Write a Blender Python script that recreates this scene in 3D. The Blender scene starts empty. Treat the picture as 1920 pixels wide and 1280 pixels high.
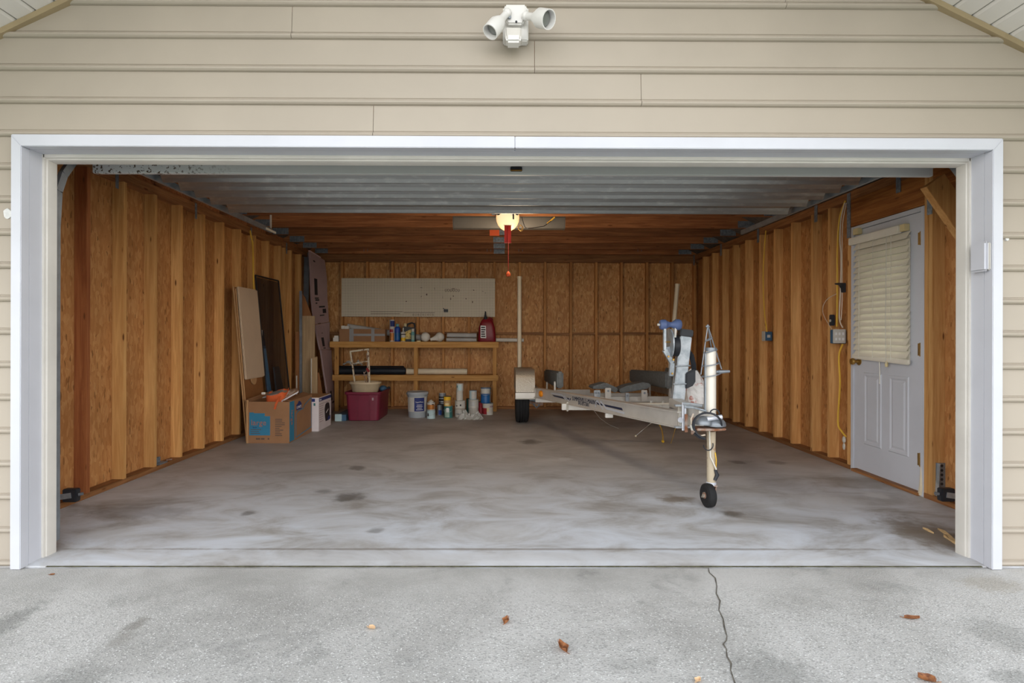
import bpy, bmesh, math, random
from mathutils import Vector, Matrix
random.seed(7)
scene = bpy.context.scene
COL = scene.collection
R = math.radians

# ------------------------------------------------------------------ camera
FPX, CX, CY = 1090.0, 940.0, 628.0          # focal length and principal point for a 1920x1280 frame
CAM = Vector((0.0, -2.917, 1.167))
CROT = Matrix.Rotation(-0.0056, 3, 'Z') @ Matrix.Rotation(R(90), 3, 'X') @ Matrix.Rotation(0.0024, 3, 'Z')
cam_d = bpy.data.cameras.new('camera'); cam = bpy.data.objects.new('camera', cam_d); COL.objects.link(cam)
cam.location = CAM; cam.rotation_euler = CROT.to_euler()
cam_d.sensor_width = 36.0; cam_d.lens = FPX / 1920 * 36
cam_d.shift_x = (960 - CX) / 1920; cam_d.shift_y = (CY - 640) / 1920
cam_d.clip_start = 0.05
scene.camera = cam

# ------------------------------------------------------------------ world, light, exposure
w = bpy.data.worlds.new('world'); scene.world = w; w.use_nodes = True
nt = w.node_tree; nt.nodes.clear()
wo = nt.nodes.new('ShaderNodeOutputWorld'); bg = nt.nodes.new('ShaderNodeBackground')
tc = nt.nodes.new('ShaderNodeTexCoord'); sx = nt.nodes.new('ShaderNodeSeparateXYZ'); rp = nt.nodes.new('ShaderNodeValToRGB')
nt.links.new(tc.outputs['Generated'], sx.inputs[0]); nt.links.new(sx.outputs['Z'], rp.inputs[0])
rp.color_ramp.elements[0].position = 0.0; rp.color_ramp.elements[0].color = (1.0, 0.98, 0.96, 1)
rp.color_ramp.elements[1].position = 0.8; rp.color_ramp.elements[1].color = (0.38, 0.43, 0.50, 1)
nt.links.new(rp.outputs[0], bg.inputs[0]); bg.inputs[1].default_value = 2.6
nt.links.new(bg.outputs[0], wo.inputs[0])
vs = scene.view_settings
scene.display_settings.display_device = 'sRGB'
vs.view_transform = 'Standard'; vs.look = 'None'; vs.gamma = 1.0; vs.use_curve_mapping = False
vs.exposure = 0.70
LAMP_W = 15.0

# ------------------------------------------------------------------ helpers
def ray(px, py):
    return CROT @ Vector(((px - CX) / FPX, -(py - CY) / FPX, -1.0))
def Wy(px, py, y):
    d = ray(px, py); return CAM + d * ((y - CAM.y) / d.y)
def Wx(px, py, x):
    d = ray(px, py); return CAM + d * ((x - CAM.x) / d.x)
def Wz(px, py, z=0.0):
    d = ray(px, py); return CAM + d * ((z - CAM.z) / d.z)
def S(y):                       # pixels per metre at depth y
    return FPX / (y - CAM.y)
def C(r, g, b):
    f = lambda c: (c / 255 / 12.92) if c / 255 <= 0.04045 else ((c / 255 + 0.055) / 1.055) ** 2.4
    return (f(r), f(g), f(b), 1.0)

class MB:
    def __init__(s): s.v = []; s.f = []; s.m = []
    def add(s, vs_, fs, mi=0, M=None):
        n = len(s.v)
        for p in vs_:
            p = Vector(p); s.v.append(M @ p if M else p)
        for k, f in enumerate(fs):
            s.f.append([i + n for i in f]); s.m.append(mi[k] if isinstance(mi, list) else mi)
        return s
    def box(s, x0, x1, y0, y1, z0, z1, mi=0, M=None):
        v = [(x, y, z) for x in (x0, x1) for y in (y0, y1) for z in (z0, z1)]
        return s.add(v, [(0, 1, 3, 2), (4, 6, 7, 5), (0, 4, 5, 1), (2, 3, 7, 6), (0, 2, 6, 4), (1, 5, 7, 3)], mi, M)
    def beam(s, p0, p1, w, h, mi=0, up=(0, 0, 1)):
        p0 = Vector(p0); p1 = Vector(p1); d = (p1 - p0).normalized(); u = Vector(up)
        sd = d.cross(u).normalized(); u = sd.cross(d).normalized()
        v = [p + sd * a * w / 2 + u * b * h / 2 for p in (p0, p1) for a in (-1, 1) for b in (-1, 1)]
        return s.add(v, [(0, 1, 3, 2), (4, 6, 7, 5), (0, 4, 5, 1), (2, 3, 7, 6), (0, 2, 6, 4), (1, 5, 7, 3)], mi)
    def prism(s, poly, axis, a0, a1, mi=0, M=None):
        n = len(poly)
        def P(q, a):
            return {'x': (a, q[0], q[1]), 'y': (q[0], a, q[1]), 'z': (q[0], q[1], a)}[axis]
        v = [P(q, a0) for q in poly] + [P(q, a1) for q in poly]
        fs = [list(range(n)), list(range(2 * n - 1, n - 1, -1))] + [(i, (i + 1) % n, n + (i + 1) % n, n + i) for i in range(n)]
        return s.add(v, fs, mi, M)
    def hexa(s, a, b, mi=0):     # a, b: two quads of four points (front, back)
        return s.add(list(a) + list(b), [(0, 1, 2, 3), (7, 6, 5, 4), (0, 4, 5, 1), (1, 5, 6, 2), (2, 6, 7, 3), (3, 7, 4, 0)], mi)
    def tube(s, pts, r, n=8, mi=0, closed=False):
        pts = [Vector(p) for p in pts]; m = len(pts)
        rr = r if isinstance(r, (list, tuple)) else [r] * m
        t0 = (pts[1] - pts[0]).normalized()
        a = t0.cross(Vector((0, 0, 1)));
        if a.length < 1e-3: a = t0.cross(Vector((0, 1, 0)))
        a.normalize(); v = []
        for i, p in enumerate(pts):
            if closed: t = (pts[(i + 1) % m] - pts[i - 1]).normalized()
            else: t = (pts[min(i + 1, m - 1)] - pts[max(i - 1, 0)]).normalized()
            a = (a - t * a.dot(t)).normalized(); b = t.cross(a)
            v += [p + (a * math.cos(2 * math.pi * k / n) + b * math.sin(2 * math.pi * k / n)) * rr[i] for k in range(n)]
        fs = []
        for i in range(m if closed else m - 1):
            j = (i + 1) % m
            fs += [(i * n + k, i * n + (k + 1) % n, j * n + (k + 1) % n, j * n + k) for k in range(n)]
        if not closed: fs += [list(range(n - 1, -1, -1)), list(range((m - 1) * n, m * n))]
        return s.add(v, fs, mi)
    def lathe(s, prof, n=24, M=None, mi=0, sx=1, sy=1):
        v = []; fs = []; mm = []
        for (r, z) in prof:
            v += [(r * sx * math.cos(2 * math.pi * k / n), r * sy * math.sin(2 * math.pi * k / n), z) for k in range(n)]
        for i in range(len(prof) - 1):
            for k in range(n):
                fs.append((i * n + k, i * n + (k + 1) % n, (i + 1) * n + (k + 1) % n, (i + 1) * n + k))
                mm.append(mi[i] if isinstance(mi, (list, tuple)) else mi)
        e = mi[0] if isinstance(mi, (list, tuple)) else mi
        if prof[0][0] > 1e-4: fs.append(list(range(n - 1, -1, -1))); mm.append(e)
        e = mi[-1] if isinstance(mi, (list, tuple)) else mi
        if prof[-1][0] > 1e-4: fs.append(list(range((len(prof) - 1) * n, len(prof) * n))); mm.append(e)
        return s.add(v, fs, mm, M)
    def ball(s, c, rx, ry, rz, n=16, m=10, mi=0, M=None, lo=-90):
        pr = []
        for i in range(m + 1):
            a = R(lo + (90 - lo) * i / m); pr.append((max(math.cos(a), 1e-5), math.sin(a)))
        T = Matrix.Translation(Vector(c)) @ Matrix.Diagonal((rx, ry, rz, 1))
        return s.lathe(pr, n, (M @ T) if M else T, mi)
    def arcband(s, c, r, a0, a1, z0, z1, n=10, mi=0):   # a label on a can
        v = []
        for i in range(n + 1):
            a = a0 + (a1 - a0) * i / n
            v += [(c[0] + r * math.cos(a), c[1] + r * math.sin(a), z0), (c[0] + r * math.cos(a), c[1] + r * math.sin(a), z1)]
        return s.add(v, [(2 * i, 2 * i + 2, 2 * i + 3, 2 * i + 1) for i in range(n)], mi)
    def sheet(s, rows, th, mi=0):            # rows of points -> thickened sheet
        nr, nc = len(rows), len(rows[0]); A = [[Vector(p) for p in r] for r in rows]; v = []; 
        for i in range(nr):
            for j in range(nc):
                du = A[min(i + 1, nr - 1)][j] - A[max(i - 1, 0)][j]; dv = A[i][min(j + 1, nc - 1)] - A[i][max(j - 1, 0)]
                nn = du.cross(dv).normalized(); v += [A[i][j], A[i][j] + nn * th]
        I = lambda i, j, k: (i * nc + j) * 2 + k
        fs = []
        for i in range(nr - 1):
            for j in range(nc - 1):
                fs.append((I(i, j, 0), I(i, j + 1, 0), I(i + 1, j + 1, 0), I(i + 1, j, 0)))
                fs.append((I(i, j, 1), I(i + 1, j, 1), I(i + 1, j + 1, 1), I(i, j + 1, 1)))
        for i in range(nr - 1):
            fs.append((I(i, 0, 0), I(i + 1, 0, 0), I(i + 1, 0, 1), I(i, 0, 1)))
            fs.append((I(i, nc - 1, 0), I(i, nc - 1, 1), I(i + 1, nc - 1, 1), I(i + 1, nc - 1, 0)))
        for j in range(nc - 1):
            fs.append((I(0, j, 0), I(0, j, 1), I(0, j + 1, 1), I(0, j + 1, 0)))
            fs.append((I(nr - 1, j, 0), I(nr - 1, j + 1, 0), I(nr - 1, j + 1, 1), I(nr - 1, j, 1)))
        return s.add(v, fs, mi)
    def build(s, name, mats, parent=None, bevel=0, smooth=None, loc=None):
        L = wloc(parent) if parent else (Vector(loc) if loc is not None else Vector((0, 0, 0)))
        me = bpy.data.meshes.new(name)
        me.from_pydata([p - L for p in s.v], [], s.f)
        for m in (mats if isinstance(mats, (list, tuple)) else [mats]): me.materials.append(m)
        for p, i in zip(me.polygons, s.m): p.material_index = i
        bm = bmesh.new(); bm.from_mesh(me)
        bmesh.ops.remove_doubles(bm, verts=bm.verts, dist=1e-6)
        bmesh.ops.recalc_face_normals(bm, faces=bm.faces)
        if bevel:
            ed = [e for e in bm.edges if len(e.link_faces) == 2 and e.calc_face_angle(0) > 0.6]
            bmesh.ops.bevel(bm, geom=ed, offset=bevel, segments=2, affect='EDGES', clamp_overlap=True)
        bm.to_mesh(me); bm.free()
        if smooth is None: smooth = bool(bevel)
        if smooth:
            for p in me.polygons: p.use_smooth = True
            me.set_sharp_from_angle(angle=R(38))
        o = bpy.data.objects.new(name, me); COL.objects.link(o)
        if parent: o.parent = parent
        else: o.location = L
        return o
def wloc(o):
    p = Vector(o.location)
    while o.parent: o = o.parent; p = p + Vector(o.location)
    return p
def dirM(p, d, up=None):
    d = Vector(d).normalized()
    return Matrix.Translation(Vector(p)) @ d.to_track_quat('Z', 'Y').to_matrix().to_4x4()
def thing(name, label, cat, loc, group=None):
    o = bpy.data.objects.new(name, None); COL.objects.link(o); o.location = loc
    o.empty_display_size = 0.1
    return tag(o, label, cat, group)
def tag(o, label, cat, group=None):
    o['label'] = label; o['category'] = cat
    if group: o['group'] = group
    return o
def struct(name, label=None, loc=(0, 0, 0)):
    o = bpy.data.objects.new(name, None); COL.objects.link(o); o.location = loc; o['kind'] = 'structure'
    if label: o['label'] = label
    return o
def place(src, parent, loc):                # a copy of a piece that shares its mesh
    o = src.copy(); COL.objects.link(o); o.parent = parent; o.location = loc; return o
def copy_tree(o, parent=None):
    c = o.copy(); COL.objects.link(c); c.parent = parent
    for ch in list(o.children): copy_tree(ch, c)
    return c
def lettering(txt, size, M, mat, parent, name='lettering', align='CENTER', depth=0.0006):
    cu = bpy.data.curves.new('t', 'FONT'); cu.body = txt; cu.size = size; cu.align_x = align; cu.align_y = 'CENTER'; cu.extrude = depth
    cu.resolution_u = 2
    to = bpy.data.objects.new('t', cu); COL.objects.link(to)
    dg = bpy.context.evaluated_depsgraph_get()
    me = bpy.data.meshes.new_from_object(to.evaluated_get(dg)); bpy.data.objects.remove(to)
    L = wloc(parent); me.transform(Matrix.Translation(-L) @ M); me.materials.clear(); me.materials.append(mat); me.name = name
    o = bpy.data.objects.new(name, me); COL.objects.link(o); o.parent = parent
    return o
FRONT = Matrix.Rotation(R(90), 4, 'X')          # text facing -y
def frameM(o, ex, ey):                          # text matrix from origin, x dir, y dir
    ex = Vector(ex).normalized(); ey = Vector(ey); ey = (ey - ex * ey.dot(ex)).normalized(); ez = ex.cross(ey)
    M = Matrix.Identity(4)
    for i in range(3): M[i][0] = ex[i]; M[i][1] = ey[i]; M[i][2] = ez[i]; M[i][3] = Vector(o)[i]
    return M

# ------------------------------------------------------------------ materials
def nodes(name):
    m = bpy.data.materials.new(name); m.use_nodes = True; t = m.node_tree
    return m, t, t.nodes['Principled BSDF']
def N(t, typ, **kw):
    n = t.nodes.new(typ)
    for k, v in kw.items():
        if k.startswith('i_'):
            key = k[2:]; n.inputs[int(key) if key.isdigit() else key].default_value = v
        else: setattr(n, k, v)
    return n
def mixc(t, fac, a, b, blend='MIX'):
    n = N(t, 'ShaderNodeMix', data_type='RGBA', blend_type=blend)
    for sck, val in ((n.inputs[0], fac), (n.inputs[6], a), (n.inputs[7], b)):
        if hasattr(val, 'node'): t.links.new(val, sck)
        elif isinstance(val, (int, float)) and sck is n.inputs[0]: sck.default_value = val
        else: sck.default_value = val
    return n.outputs[2]
def math_(t, op, a, b=None, clamp=False):
    n = N(t, 'ShaderNodeMath', operation=op, use_clamp=clamp)
    for i, val in enumerate((a, b)):
        if val is None: continue
        if hasattr(val, 'node'): t.links.new(val, n.inputs[i])
        else: n.inputs[i].default_value = val
    return n.outputs[0]
def sstep(t, x, a, b):
    n = N(t, 'ShaderNodeMapRange', interpolation_type='SMOOTHSTEP'); t.links.new(x, n.inputs[0])
    n.inputs[1].default_value = a; n.inputs[2].default_value = b; return n.outputs[0]
def pos(t, scale=(1, 1, 1), kind='Position', rnd=False, rot=(0, 0, 0)):
    if kind == 'Position': src = N(t, 'ShaderNodeNewGeometry').outputs['Position']
    else: src = N(t, 'ShaderNodeTexCoord').outputs[kind]
    if rnd:
        oi = N(t, 'ShaderNodeObjectInfo'); a = N(t, 'ShaderNodeVectorMath', operation='ADD')
        mm = math_(t, 'MULTIPLY', oi.outputs['Random'], 37.0)
        t.links.new(src, a.inputs[0]); t.links.new(mm, a.inputs[1]); src = a.outputs[0]
    mp = N(t, 'ShaderNodeMapping'); t.links.new(src, mp.inputs[0]); mp.inputs['Scale'].default_value = scale; mp.inputs['Rotation'].default_value = rot
    return mp.outputs[0]
def noise(t, vec, scale, detail=4, rough=0.6, dist=0):
    n = N(t, 'ShaderNodeTexNoise'); t.links.new(vec, n.inputs['Vector']); n.inputs['Scale'].default_value = scale
    n.inputs['Detail'].default_value = detail; n.inputs['Roughness'].default_value = rough; n.inputs['Distortion'].default_value = dist
    return n.outputs[0]
def bump(t, bsdf, h, strength, dist=0.01):
    b = N(t, 'ShaderNodeBump'); b.inputs['Strength'].default_value = strength; b.inputs['Distance'].default_value = dist
    t.links.new(h, b.inputs['Height']); t.links.new(b.outputs[0], bsdf.inputs['Normal'])
def mat(name, col, rough=0.5, metal=0.0, var=0.10, scale=6, col2=None, bmp=0.0, spec=0.4, patch=(0.35, 0.65)):
    m, t, b = nodes(name)
    n = noise(t, pos(t), scale)
    c1 = tuple(x * (1 - var) for x in col[:3]) + (1,); c2 = col2 if col2 else tuple(min(x * (1 + var), 1) for x in col[:3]) + (1,)
    if col2: c1 = col
    t.links.new(mixc(t, sstep(t, n, *patch), c1, c2), b.inputs['Base Color'])
    b.inputs['Roughness'].default_value = rough; b.inputs['Metallic'].default_value = metal; b.inputs['Specular IOR Level'].default_value = spec
    if bmp: bump(t, b, noise(t, pos(t), scale * 8), bmp)
    return m
def wood(name, col, dark, axis='z', rough=0.65, knots=True, rv=0.16, red=0.0):
    m, t, b = nodes(name)
    sc = {'x': (1.2, 22, 22), 'y': (22, 1.2, 22), 'z': (22, 22, 1.2)}[axis]
    v = pos(t, sc, rnd=True)
    n1 = noise(t, v, 1.6, 5, 0.65, 0.6)
    n2 = noise(t, pos(t, (1, 1, 1), rnd=True), 1.3, 3)
    c = mixc(t, sstep(t, n1, 0.32, 0.72), dark, col)
    c = mixc(t, sstep(t, n2, 0.35, 0.7), c, mixc(t, 0.35, c, dark))
    if knots:
        ks = {'x': (1.0, 4, 4), 'y': (4, 1.0, 4), 'z': (4, 4, 1.0)}[axis]
        vo = N(t, 'ShaderNodeTexVoronoi'); t.links.new(pos(t, tuple(3.0 * k for k in ks), rnd=True), vo.inputs['Vector']); vo.inputs['Scale'].default_value = 1.0
        k = sstep(t, vo.outputs['Distance'], 0.045, 0.12)
        c = mixc(t, k, C(112, 68, 36), c)
    oi = N(t, 'ShaderNodeObjectInfo')
    br = N(t, 'ShaderNodeMapRange'); t.links.new(oi.outputs['Random'], br.inputs[0]); br.inputs[3].default_value = 1 - rv; br.inputs[4].default_value = 1 + rv * 0.7
    hv = N(t, 'ShaderNodeHueSaturation'); t.links.new(c, hv.inputs['Color']); t.links.new(br.outputs[0], hv.inputs['Value'])
    t.links.new(hv.outputs[0], b.inputs['Base Color']); b.inputs['Roughness'].default_value = rough; b.inputs['Specular IOR Level'].default_value = 0.25
    bump(t, b, n1, 0.15, 0.004)
    return m
def osb_mat(name, a, bb, c_, axis_rot=(0, 0, 0)):
    m, t, b = nodes(name)
    base = pos(t, (1, 1, 1), rot=axis_rot)
    wv = N(t, 'ShaderNodeTexNoise'); t.links.new(base, wv.inputs['Vector']); wv.inputs['Scale'].default_value = 6
    ad = N(t, 'ShaderNodeMix', data_type='VECTOR'); ad.inputs[0].default_value = 0.05; t.links.new(base, ad.inputs[4]); t.links.new(wv.outputs['Color'], ad.inputs[5])
    outs = []
    for (sc, rot) in (((60, 60, 14), (0.3, 0.35, 0.2)), ((48, 48, 18), (-0.55, 0.5, -0.3)), ((90, 90, 24), (0.6, -0.5, 0.4))):
        mp = N(t, 'ShaderNodeMapping'); t.links.new(ad.outputs[1], mp.inputs[0]); mp.inputs['Scale'].default_value = sc; mp.inputs['Rotation'].default_value = rot
        vo = N(t, 'ShaderNodeTexVoronoi'); t.links.new(mp.outputs[0], vo.inputs['Vector']); vo.inputs['Scale'].default_value = 1
        sp = N(t, 'ShaderNodeSeparateColor'); t.links.new(vo.outputs['Color'], sp.inputs[0]); outs.append(sp.outputs[0])
    c = mixc(t, outs[0], a, bb)
    c = mixc(t, sstep(t, outs[1], 0.55, 0.8), c, mixc(t, outs[2], bb, c_))
    c = mixc(t, math_(t, 'MULTIPLY', sstep(t, outs[2], 0.965, 0.985), 0.7), c, C(110, 70, 36))
    big = noise(t, base, 1.2, 3)
    c = mixc(t, sstep(t, big, 0.3, 0.75), c, mixc(t, 0.3, c, C(96, 58, 28)))
    t.links.new(c, b.inputs['Base Color']); b.inputs['Roughness'].default_value = 0.6; b.inputs['Specular IOR Level'].default_value = 0.3
    bump(t, b, outs[2], 0.2, 0.003)
    return m
def stains(t, c, lst, vecn):
    """dark or pale marks with a shape of their own: (x, y, rx, ry, colour, amount)"""
    g = N(t, 'ShaderNodeNewGeometry'); sp = N(t, 'ShaderNodeSeparateXYZ'); t.links.new(g.outputs['Position'], sp.inputs[0])
    for (x, y, rx, ry, colr, amt) in lst:
        a = math_(t, 'DIVIDE', math_(t, 'SUBTRACT', sp.outputs[0], x), rx); bq = math_(t, 'DIVIDE', math_(t, 'SUBTRACT', sp.outputs[1], y), ry)
        d = math_(t, 'SQRT', math_(t, 'ADD', math_(t, 'MULTIPLY', a, a), math_(t, 'MULTIPLY', bq, bq)))
        d = math_(t, 'ADD', d, math_(t, 'MULTIPLY', math_(t, 'SUBTRACT', vecn, 0.5), 1.6))
        f = math_(t, 'MULTIPLY', math_(t, 'SUBTRACT', 1.0, sstep(t, d, 0.40, 1.25)), amt)
        c = mixc(t, f, c, colr)
    return c

M = {}
M['white'] = mat('white_vinyl', C(198, 200, 207), 0.45, var=0.03, scale=2)
M['cream'] = mat('cream_vinyl', C(204, 200, 192), 0.5, var=0.05, scale=3)
M['siding'] = mat('siding_vinyl', C(168, 158, 144), 0.5, var=0.035, scale=1.1)
M['tantrim'] = mat('tan_trim', C(158, 141, 110), 0.5, var=0.04)
M['whitew'] = mat('white_lamp_plastic', C(222, 220, 216), 0.45, var=0.02)
M['tubecover'] = mat('grey_light_cover', C(88, 84, 78), 0.5, var=0.04)
M['soffit'] = mat('soffit_vinyl', C(220, 216, 210), 0.5, var=0.03, scale=2)
M['studL'] = wood('stud_wood', C(226, 176, 112), C(196, 142, 82))
M['studR'] = wood('stud_wood_pale', C(226, 178, 116), C(194, 140, 82))
M['studred'] = wood('stud_wood_red', C(182, 116, 70), C(142, 80, 46))
M['studB'] = wood('back_stud', C(208, 152, 92), C(170, 114, 62))
M['plate'] = wood('plate_wood', C(168, 118, 74), C(126, 84, 50), 'y')
M['platex'] = wood('plate_wood_x', C(168, 118, 74), C(126, 84, 50), 'x')
M['joist'] = wood('joist_wood', C(178, 120, 76), C(128, 80, 48), 'x', rv=0.38)
M['header'] = wood('header_wood', C(178, 116, 60), C(126, 74, 34), 'y')
M['shelf'] = wood('shelf_wood', C(214, 166, 98), C(182, 130, 68), 'x', rv=0.08)
M['shelfz'] = wood('shelf_post_wood', C(210, 162, 94), C(178, 126, 66), 'z', rv=0.08)
M['osb'] = osb_mat('osb_board', C(172, 116, 66), C(190, 134, 80), C(202, 150, 96))
M['osbB'] = osb_mat('osb_board_back', C(182, 126, 74), C(204, 150, 92), C(220, 172, 114))  # paler copy of the board colour, raised to brighten the dim back
M['ply'] = wood('plywood', C(196, 168, 130), C(170, 142, 106), 'z', knots=False, rv=0.1)
M['hardboard'] = mat('hardboard', C(150, 100, 58), 0.6, var=0.08)
M['creamboard'] = mat('cream_board', C(204, 180, 152), 0.5, var=0.04, scale=2)
M['galv'] = mat('galvanized', C(152, 160, 166), 0.48, 0.5, scale=14, col2=C(184, 190, 194), spec=0.5)
M['steel'] = mat('grey_steel', C(138, 144, 150), 0.45, 0.5, var=0.12, scale=10)
M['plate_g'] = mat('gusset_steel', C(134, 144, 154), 0.5, 0.5, var=0.2, scale=40)
M['rust'] = mat('rusty_steel', C(138, 88, 58), 0.8, 0.1, scale=18, col2=C(166, 150, 138))
M['alu'] = mat('aluminium', C(206, 202, 194), 0.42, 0.35, var=0.06, scale=5)
M['aludull'] = mat('aluminium_dull', C(176, 170, 158), 0.5, 0.35, var=0.07, scale=6)
M['black'] = mat('black_plastic', C(44, 46, 51), 0.5, var=0.1)
M['rubber'] = mat('rubber', C(30, 30, 31), 0.8, var=0.15, scale=20)
M['carpet'] = mat('grey_carpet', C(112, 116, 116), 0.95, var=0.12, scale=30, bmp=0.3)
M['blue'] = mat('blue_roller', C(84, 100, 140), 0.5, var=0.1)
M['navy'] = mat('navy_print', C(38, 42, 66), 0.5, var=0.05)
M['silver'] = mat('silver_print', C(214, 218, 226), 0.35, 0.3, var=0.03)
M['brass'] = mat('brass', C(176, 140, 76), 0.35, 0.8, var=0.15, scale=20)
M['pvc'] = mat('pvc_cream', C(222, 208, 180), 0.45, var=0.04)
M['pvcw'] = mat('pvc_white', C(222, 218, 206), 0.45, var=0.04)
M['pvcg'] = mat('pvc_grey_white', C(178, 176, 172), 0.5, var=0.08)
M['blind'] = mat('blind_slat', C(224, 217, 200), 0.5, var=0.03)
M['blindrail'] = mat('blind_rail', C(224, 218, 204), 0.45, var=0.03)
M['almond'] = mat('almond_plastic', C(214, 196, 148), 0.5, var=0.04)
M['yellow'] = mat('yellow_cable', C(222, 178, 66), 0.5, var=0.05)
M['wirew'] = mat('white_cable', C(212, 196, 176), 0.5, var=0.05)
M['boxblue'] = mat('box_blue_plastic', C(62, 96, 124), 0.5, var=0.06)
M['card'] = mat('cardboard', C(154, 114, 80), 0.8, var=0.05, scale=4)
M['cardlight'] = mat('cardboard_edge', C(190, 148, 102), 0.8, var=0.05)
M['inkblue'] = mat('print_blue', C(52, 126, 158), 0.7, var=0.04)
M['inknavy'] = mat('print_navy', C(34, 48, 110), 0.6, var=0.05)
M['inkorange'] = mat('print_orange', C(170, 112, 88), 0.7, var=0.04)
M['inkgrey'] = mat('print_grey', C(104, 84, 70), 0.7, var=0.05)
M['inkblack'] = mat('print_black', C(36, 30, 34), 0.7, var=0.05)
M['inkwhite'] = mat('print_white', C(228, 226, 224), 0.6, var=0.03)
M['inkpink'] = mat('print_faint', C(170, 146, 150), 0.7, var=0.03)
M['paper'] = mat('white_carton', C(216, 208, 208), 0.6, var=0.03)
M['orange'] = mat('orange_fabric', C(204, 94, 46), 0.7, var=0.12, scale=9)
M['redtag'] = mat('red_tag', C(140, 26, 20), 0.6, var=0.06)
M['orangetag'] = mat('orange_tag', C(200, 80, 34), 0.6, var=0.04)
M['foam'] = mat('pink_foam', C(166, 140, 138), 0.8, var=0.05, scale=3)
M['foamedge'] = mat('pink_foam_edge', C(206, 178, 182), 0.8, var=0.04)
M['screenframe'] = mat('dark_frame', C(36, 34, 36), 0.5, var=0.06)
M['tote'] = mat('maroon_plastic', C(118, 36, 57), 0.42, var=0.06)
M['basin'] = mat('beige_plastic', C(206, 186, 152), 0.5, var=0.04)
M['bucket'] = mat('grey_bucket', C(166, 172, 176), 0.45, var=0.05)
M['gas'] = mat('red_can_plastic', C(124, 18, 30), 0.4, var=0.06)
M['tape'] = mat('grey_tape', C(150, 150, 148), 0.5, var=0.06)
M['blackpipe'] = mat('black_corrugated', C(30, 36, 44), 0.5, var=0.1)
M['redpaint'] = mat('can_red', C(150, 34, 44), 0.45, var=0.08)
M['ltblue'] = mat('can_lightblue', C(182, 206, 208), 0.45, var=0.06)
M['bronze'] = mat('can_bronze', C(176, 112, 52), 0.4, 0.3, var=0.12, scale=20)
M['canyellow'] = mat('can_yellow', C(226, 180, 40), 0.5, var=0.08)
M['canolive'] = mat('can_olive', C(176, 140, 92), 0.5, var=0.1)
M['cangreen'] = mat('can_green', C(56, 112, 108), 0.45, var=0.1)
M['canpale'] = mat('can_pale_green', C(150, 172, 156), 0.5, var=0.08)
M['canwhite'] = mat('can_white', C(198, 194, 184), 0.5, var=0.05, scale=12)
M['cangrey'] = mat('can_grey', C(160, 166, 172), 0.4, 0.4, var=0.08)
M['canblue'] = mat('can_blue', C(34, 92, 150), 0.4, var=0.08)
M['bottleblue'] = mat('bottle_blue', C(36, 70, 150), 0.4, var=0.1)
M['teal'] = mat('spray_teal', C(96, 150, 150), 0.4, var=0.1)
M['labelyellow'] = mat('label_yellow', C(220, 192, 112), 0.6, col2=C(120, 92, 44), scale=45, patch=(0.55, 0.62))
M['plasticbag'] = mat('plastic_bag', C(176, 176, 170), 0.35, var=0.06)
M['bagprint'] = mat('shopping_bag', C(232, 228, 224), 0.4, col2=C(198, 122, 106), scale=15, patch=(0.57, 0.66))
M['leaf'] = mat('dry_leaf', C(160, 104, 62), 0.7, col2=C(112, 66, 38), scale=60)
M['leafpale'] = mat('dry_leaf_pale', C(214, 180, 140), 0.7, var=0.1)
M['splinter'] = mat('fresh_splinter', C(206, 174, 126), 0.7, var=0.1, scale=30)
M['amber'] = mat('amber_lens', C(226, 138, 24), 0.25, var=0.05)
M['dirt'] = mat('dirt', C(110, 84, 60), 0.9, var=0.3, scale=25, bmp=0.5)
M['grass'] = mat('lawn', C(96, 112, 66), 0.9, var=0.2, scale=3)
M['roof'] = mat('shingles', C(92, 86, 80), 0.9, var=0.2, scale=20)
M['peel'] = mat('peeling_paint', C(206, 194, 170), 0.7, col2=C(112, 74, 48), scale=22, patch=(0.52, 0.62))
M['jackw'] = mat('jack_white', C(226, 220, 208), 0.4, 0.1, var=0.03)
M['jackold'] = mat('jack_old_paint', C(186, 172, 148), 0.6, col2=C(142, 104, 74), scale=16, patch=(0.56, 0.7))
M['moss'] = mat('mossy_joint', C(84, 82, 62), 0.95, var=0.3, scale=30)
M['crackm'] = mat('crack_dirt', C(98, 93, 84), 0.95, var=0.3, scale=30)
M['residue'] = mat('white_residue', C(214, 214, 212), 0.9, var=0.1, scale=30)
# garage door skin: grey enamel with faint chalky streaks
m, t, b = nodes('door_skin'); v = pos(t, (6, 1, 1))
c = mixc(t, sstep(t, noise(t, pos(t, (3, 14, 3)), 3, 5), 0.5, 0.75), C(156, 157, 154), C(178, 178, 174))
t.links.new(c, b.inputs['Base Color']); b.inputs['Roughness'].default_value = 0.36; b.inputs['Metallic'].default_value = 0.85; M['doorskin'] = m
m, t, b = nodes('door_rail'); sp = N(t, 'ShaderNodeSeparateXYZ'); t.links.new(N(t, 'ShaderNodeNewGeometry').outputs['Position'], sp.inputs[0])
left = math_(t, 'SUBTRACT', 1.0, sstep(t, sp.outputs[0], -2.0, -1.45))
dots = math_(t, 'MULTIPLY', sstep(t, noise(t, pos(t), 60, 2), 0.56, 0.62), left)
t.links.new(mixc(t, dots, C(196, 198, 196), C(70, 52, 34)), b.inputs['Base Color']); b.inputs['Roughness'].default_value = 0.5; M['doorrail'] = m
# tread plate
m, t, b = nodes('tread_plate'); b.inputs['Base Color'].default_value = C(168, 160, 146); b.inputs['Metallic'].default_value = 0.45; b.inputs['Roughness'].default_value = 0.45
vo = N(t, 'ShaderNodeTexVoronoi'); t.links.new(pos(t, (1, 1, 1), rot=(0, 0.78, 0.4)), vo.inputs['Vector']); vo.inputs['Scale'].default_value = 60; bump(t, b, vo.outputs['Distance'], 0.5, 0.004); M['tread'] = m
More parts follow.
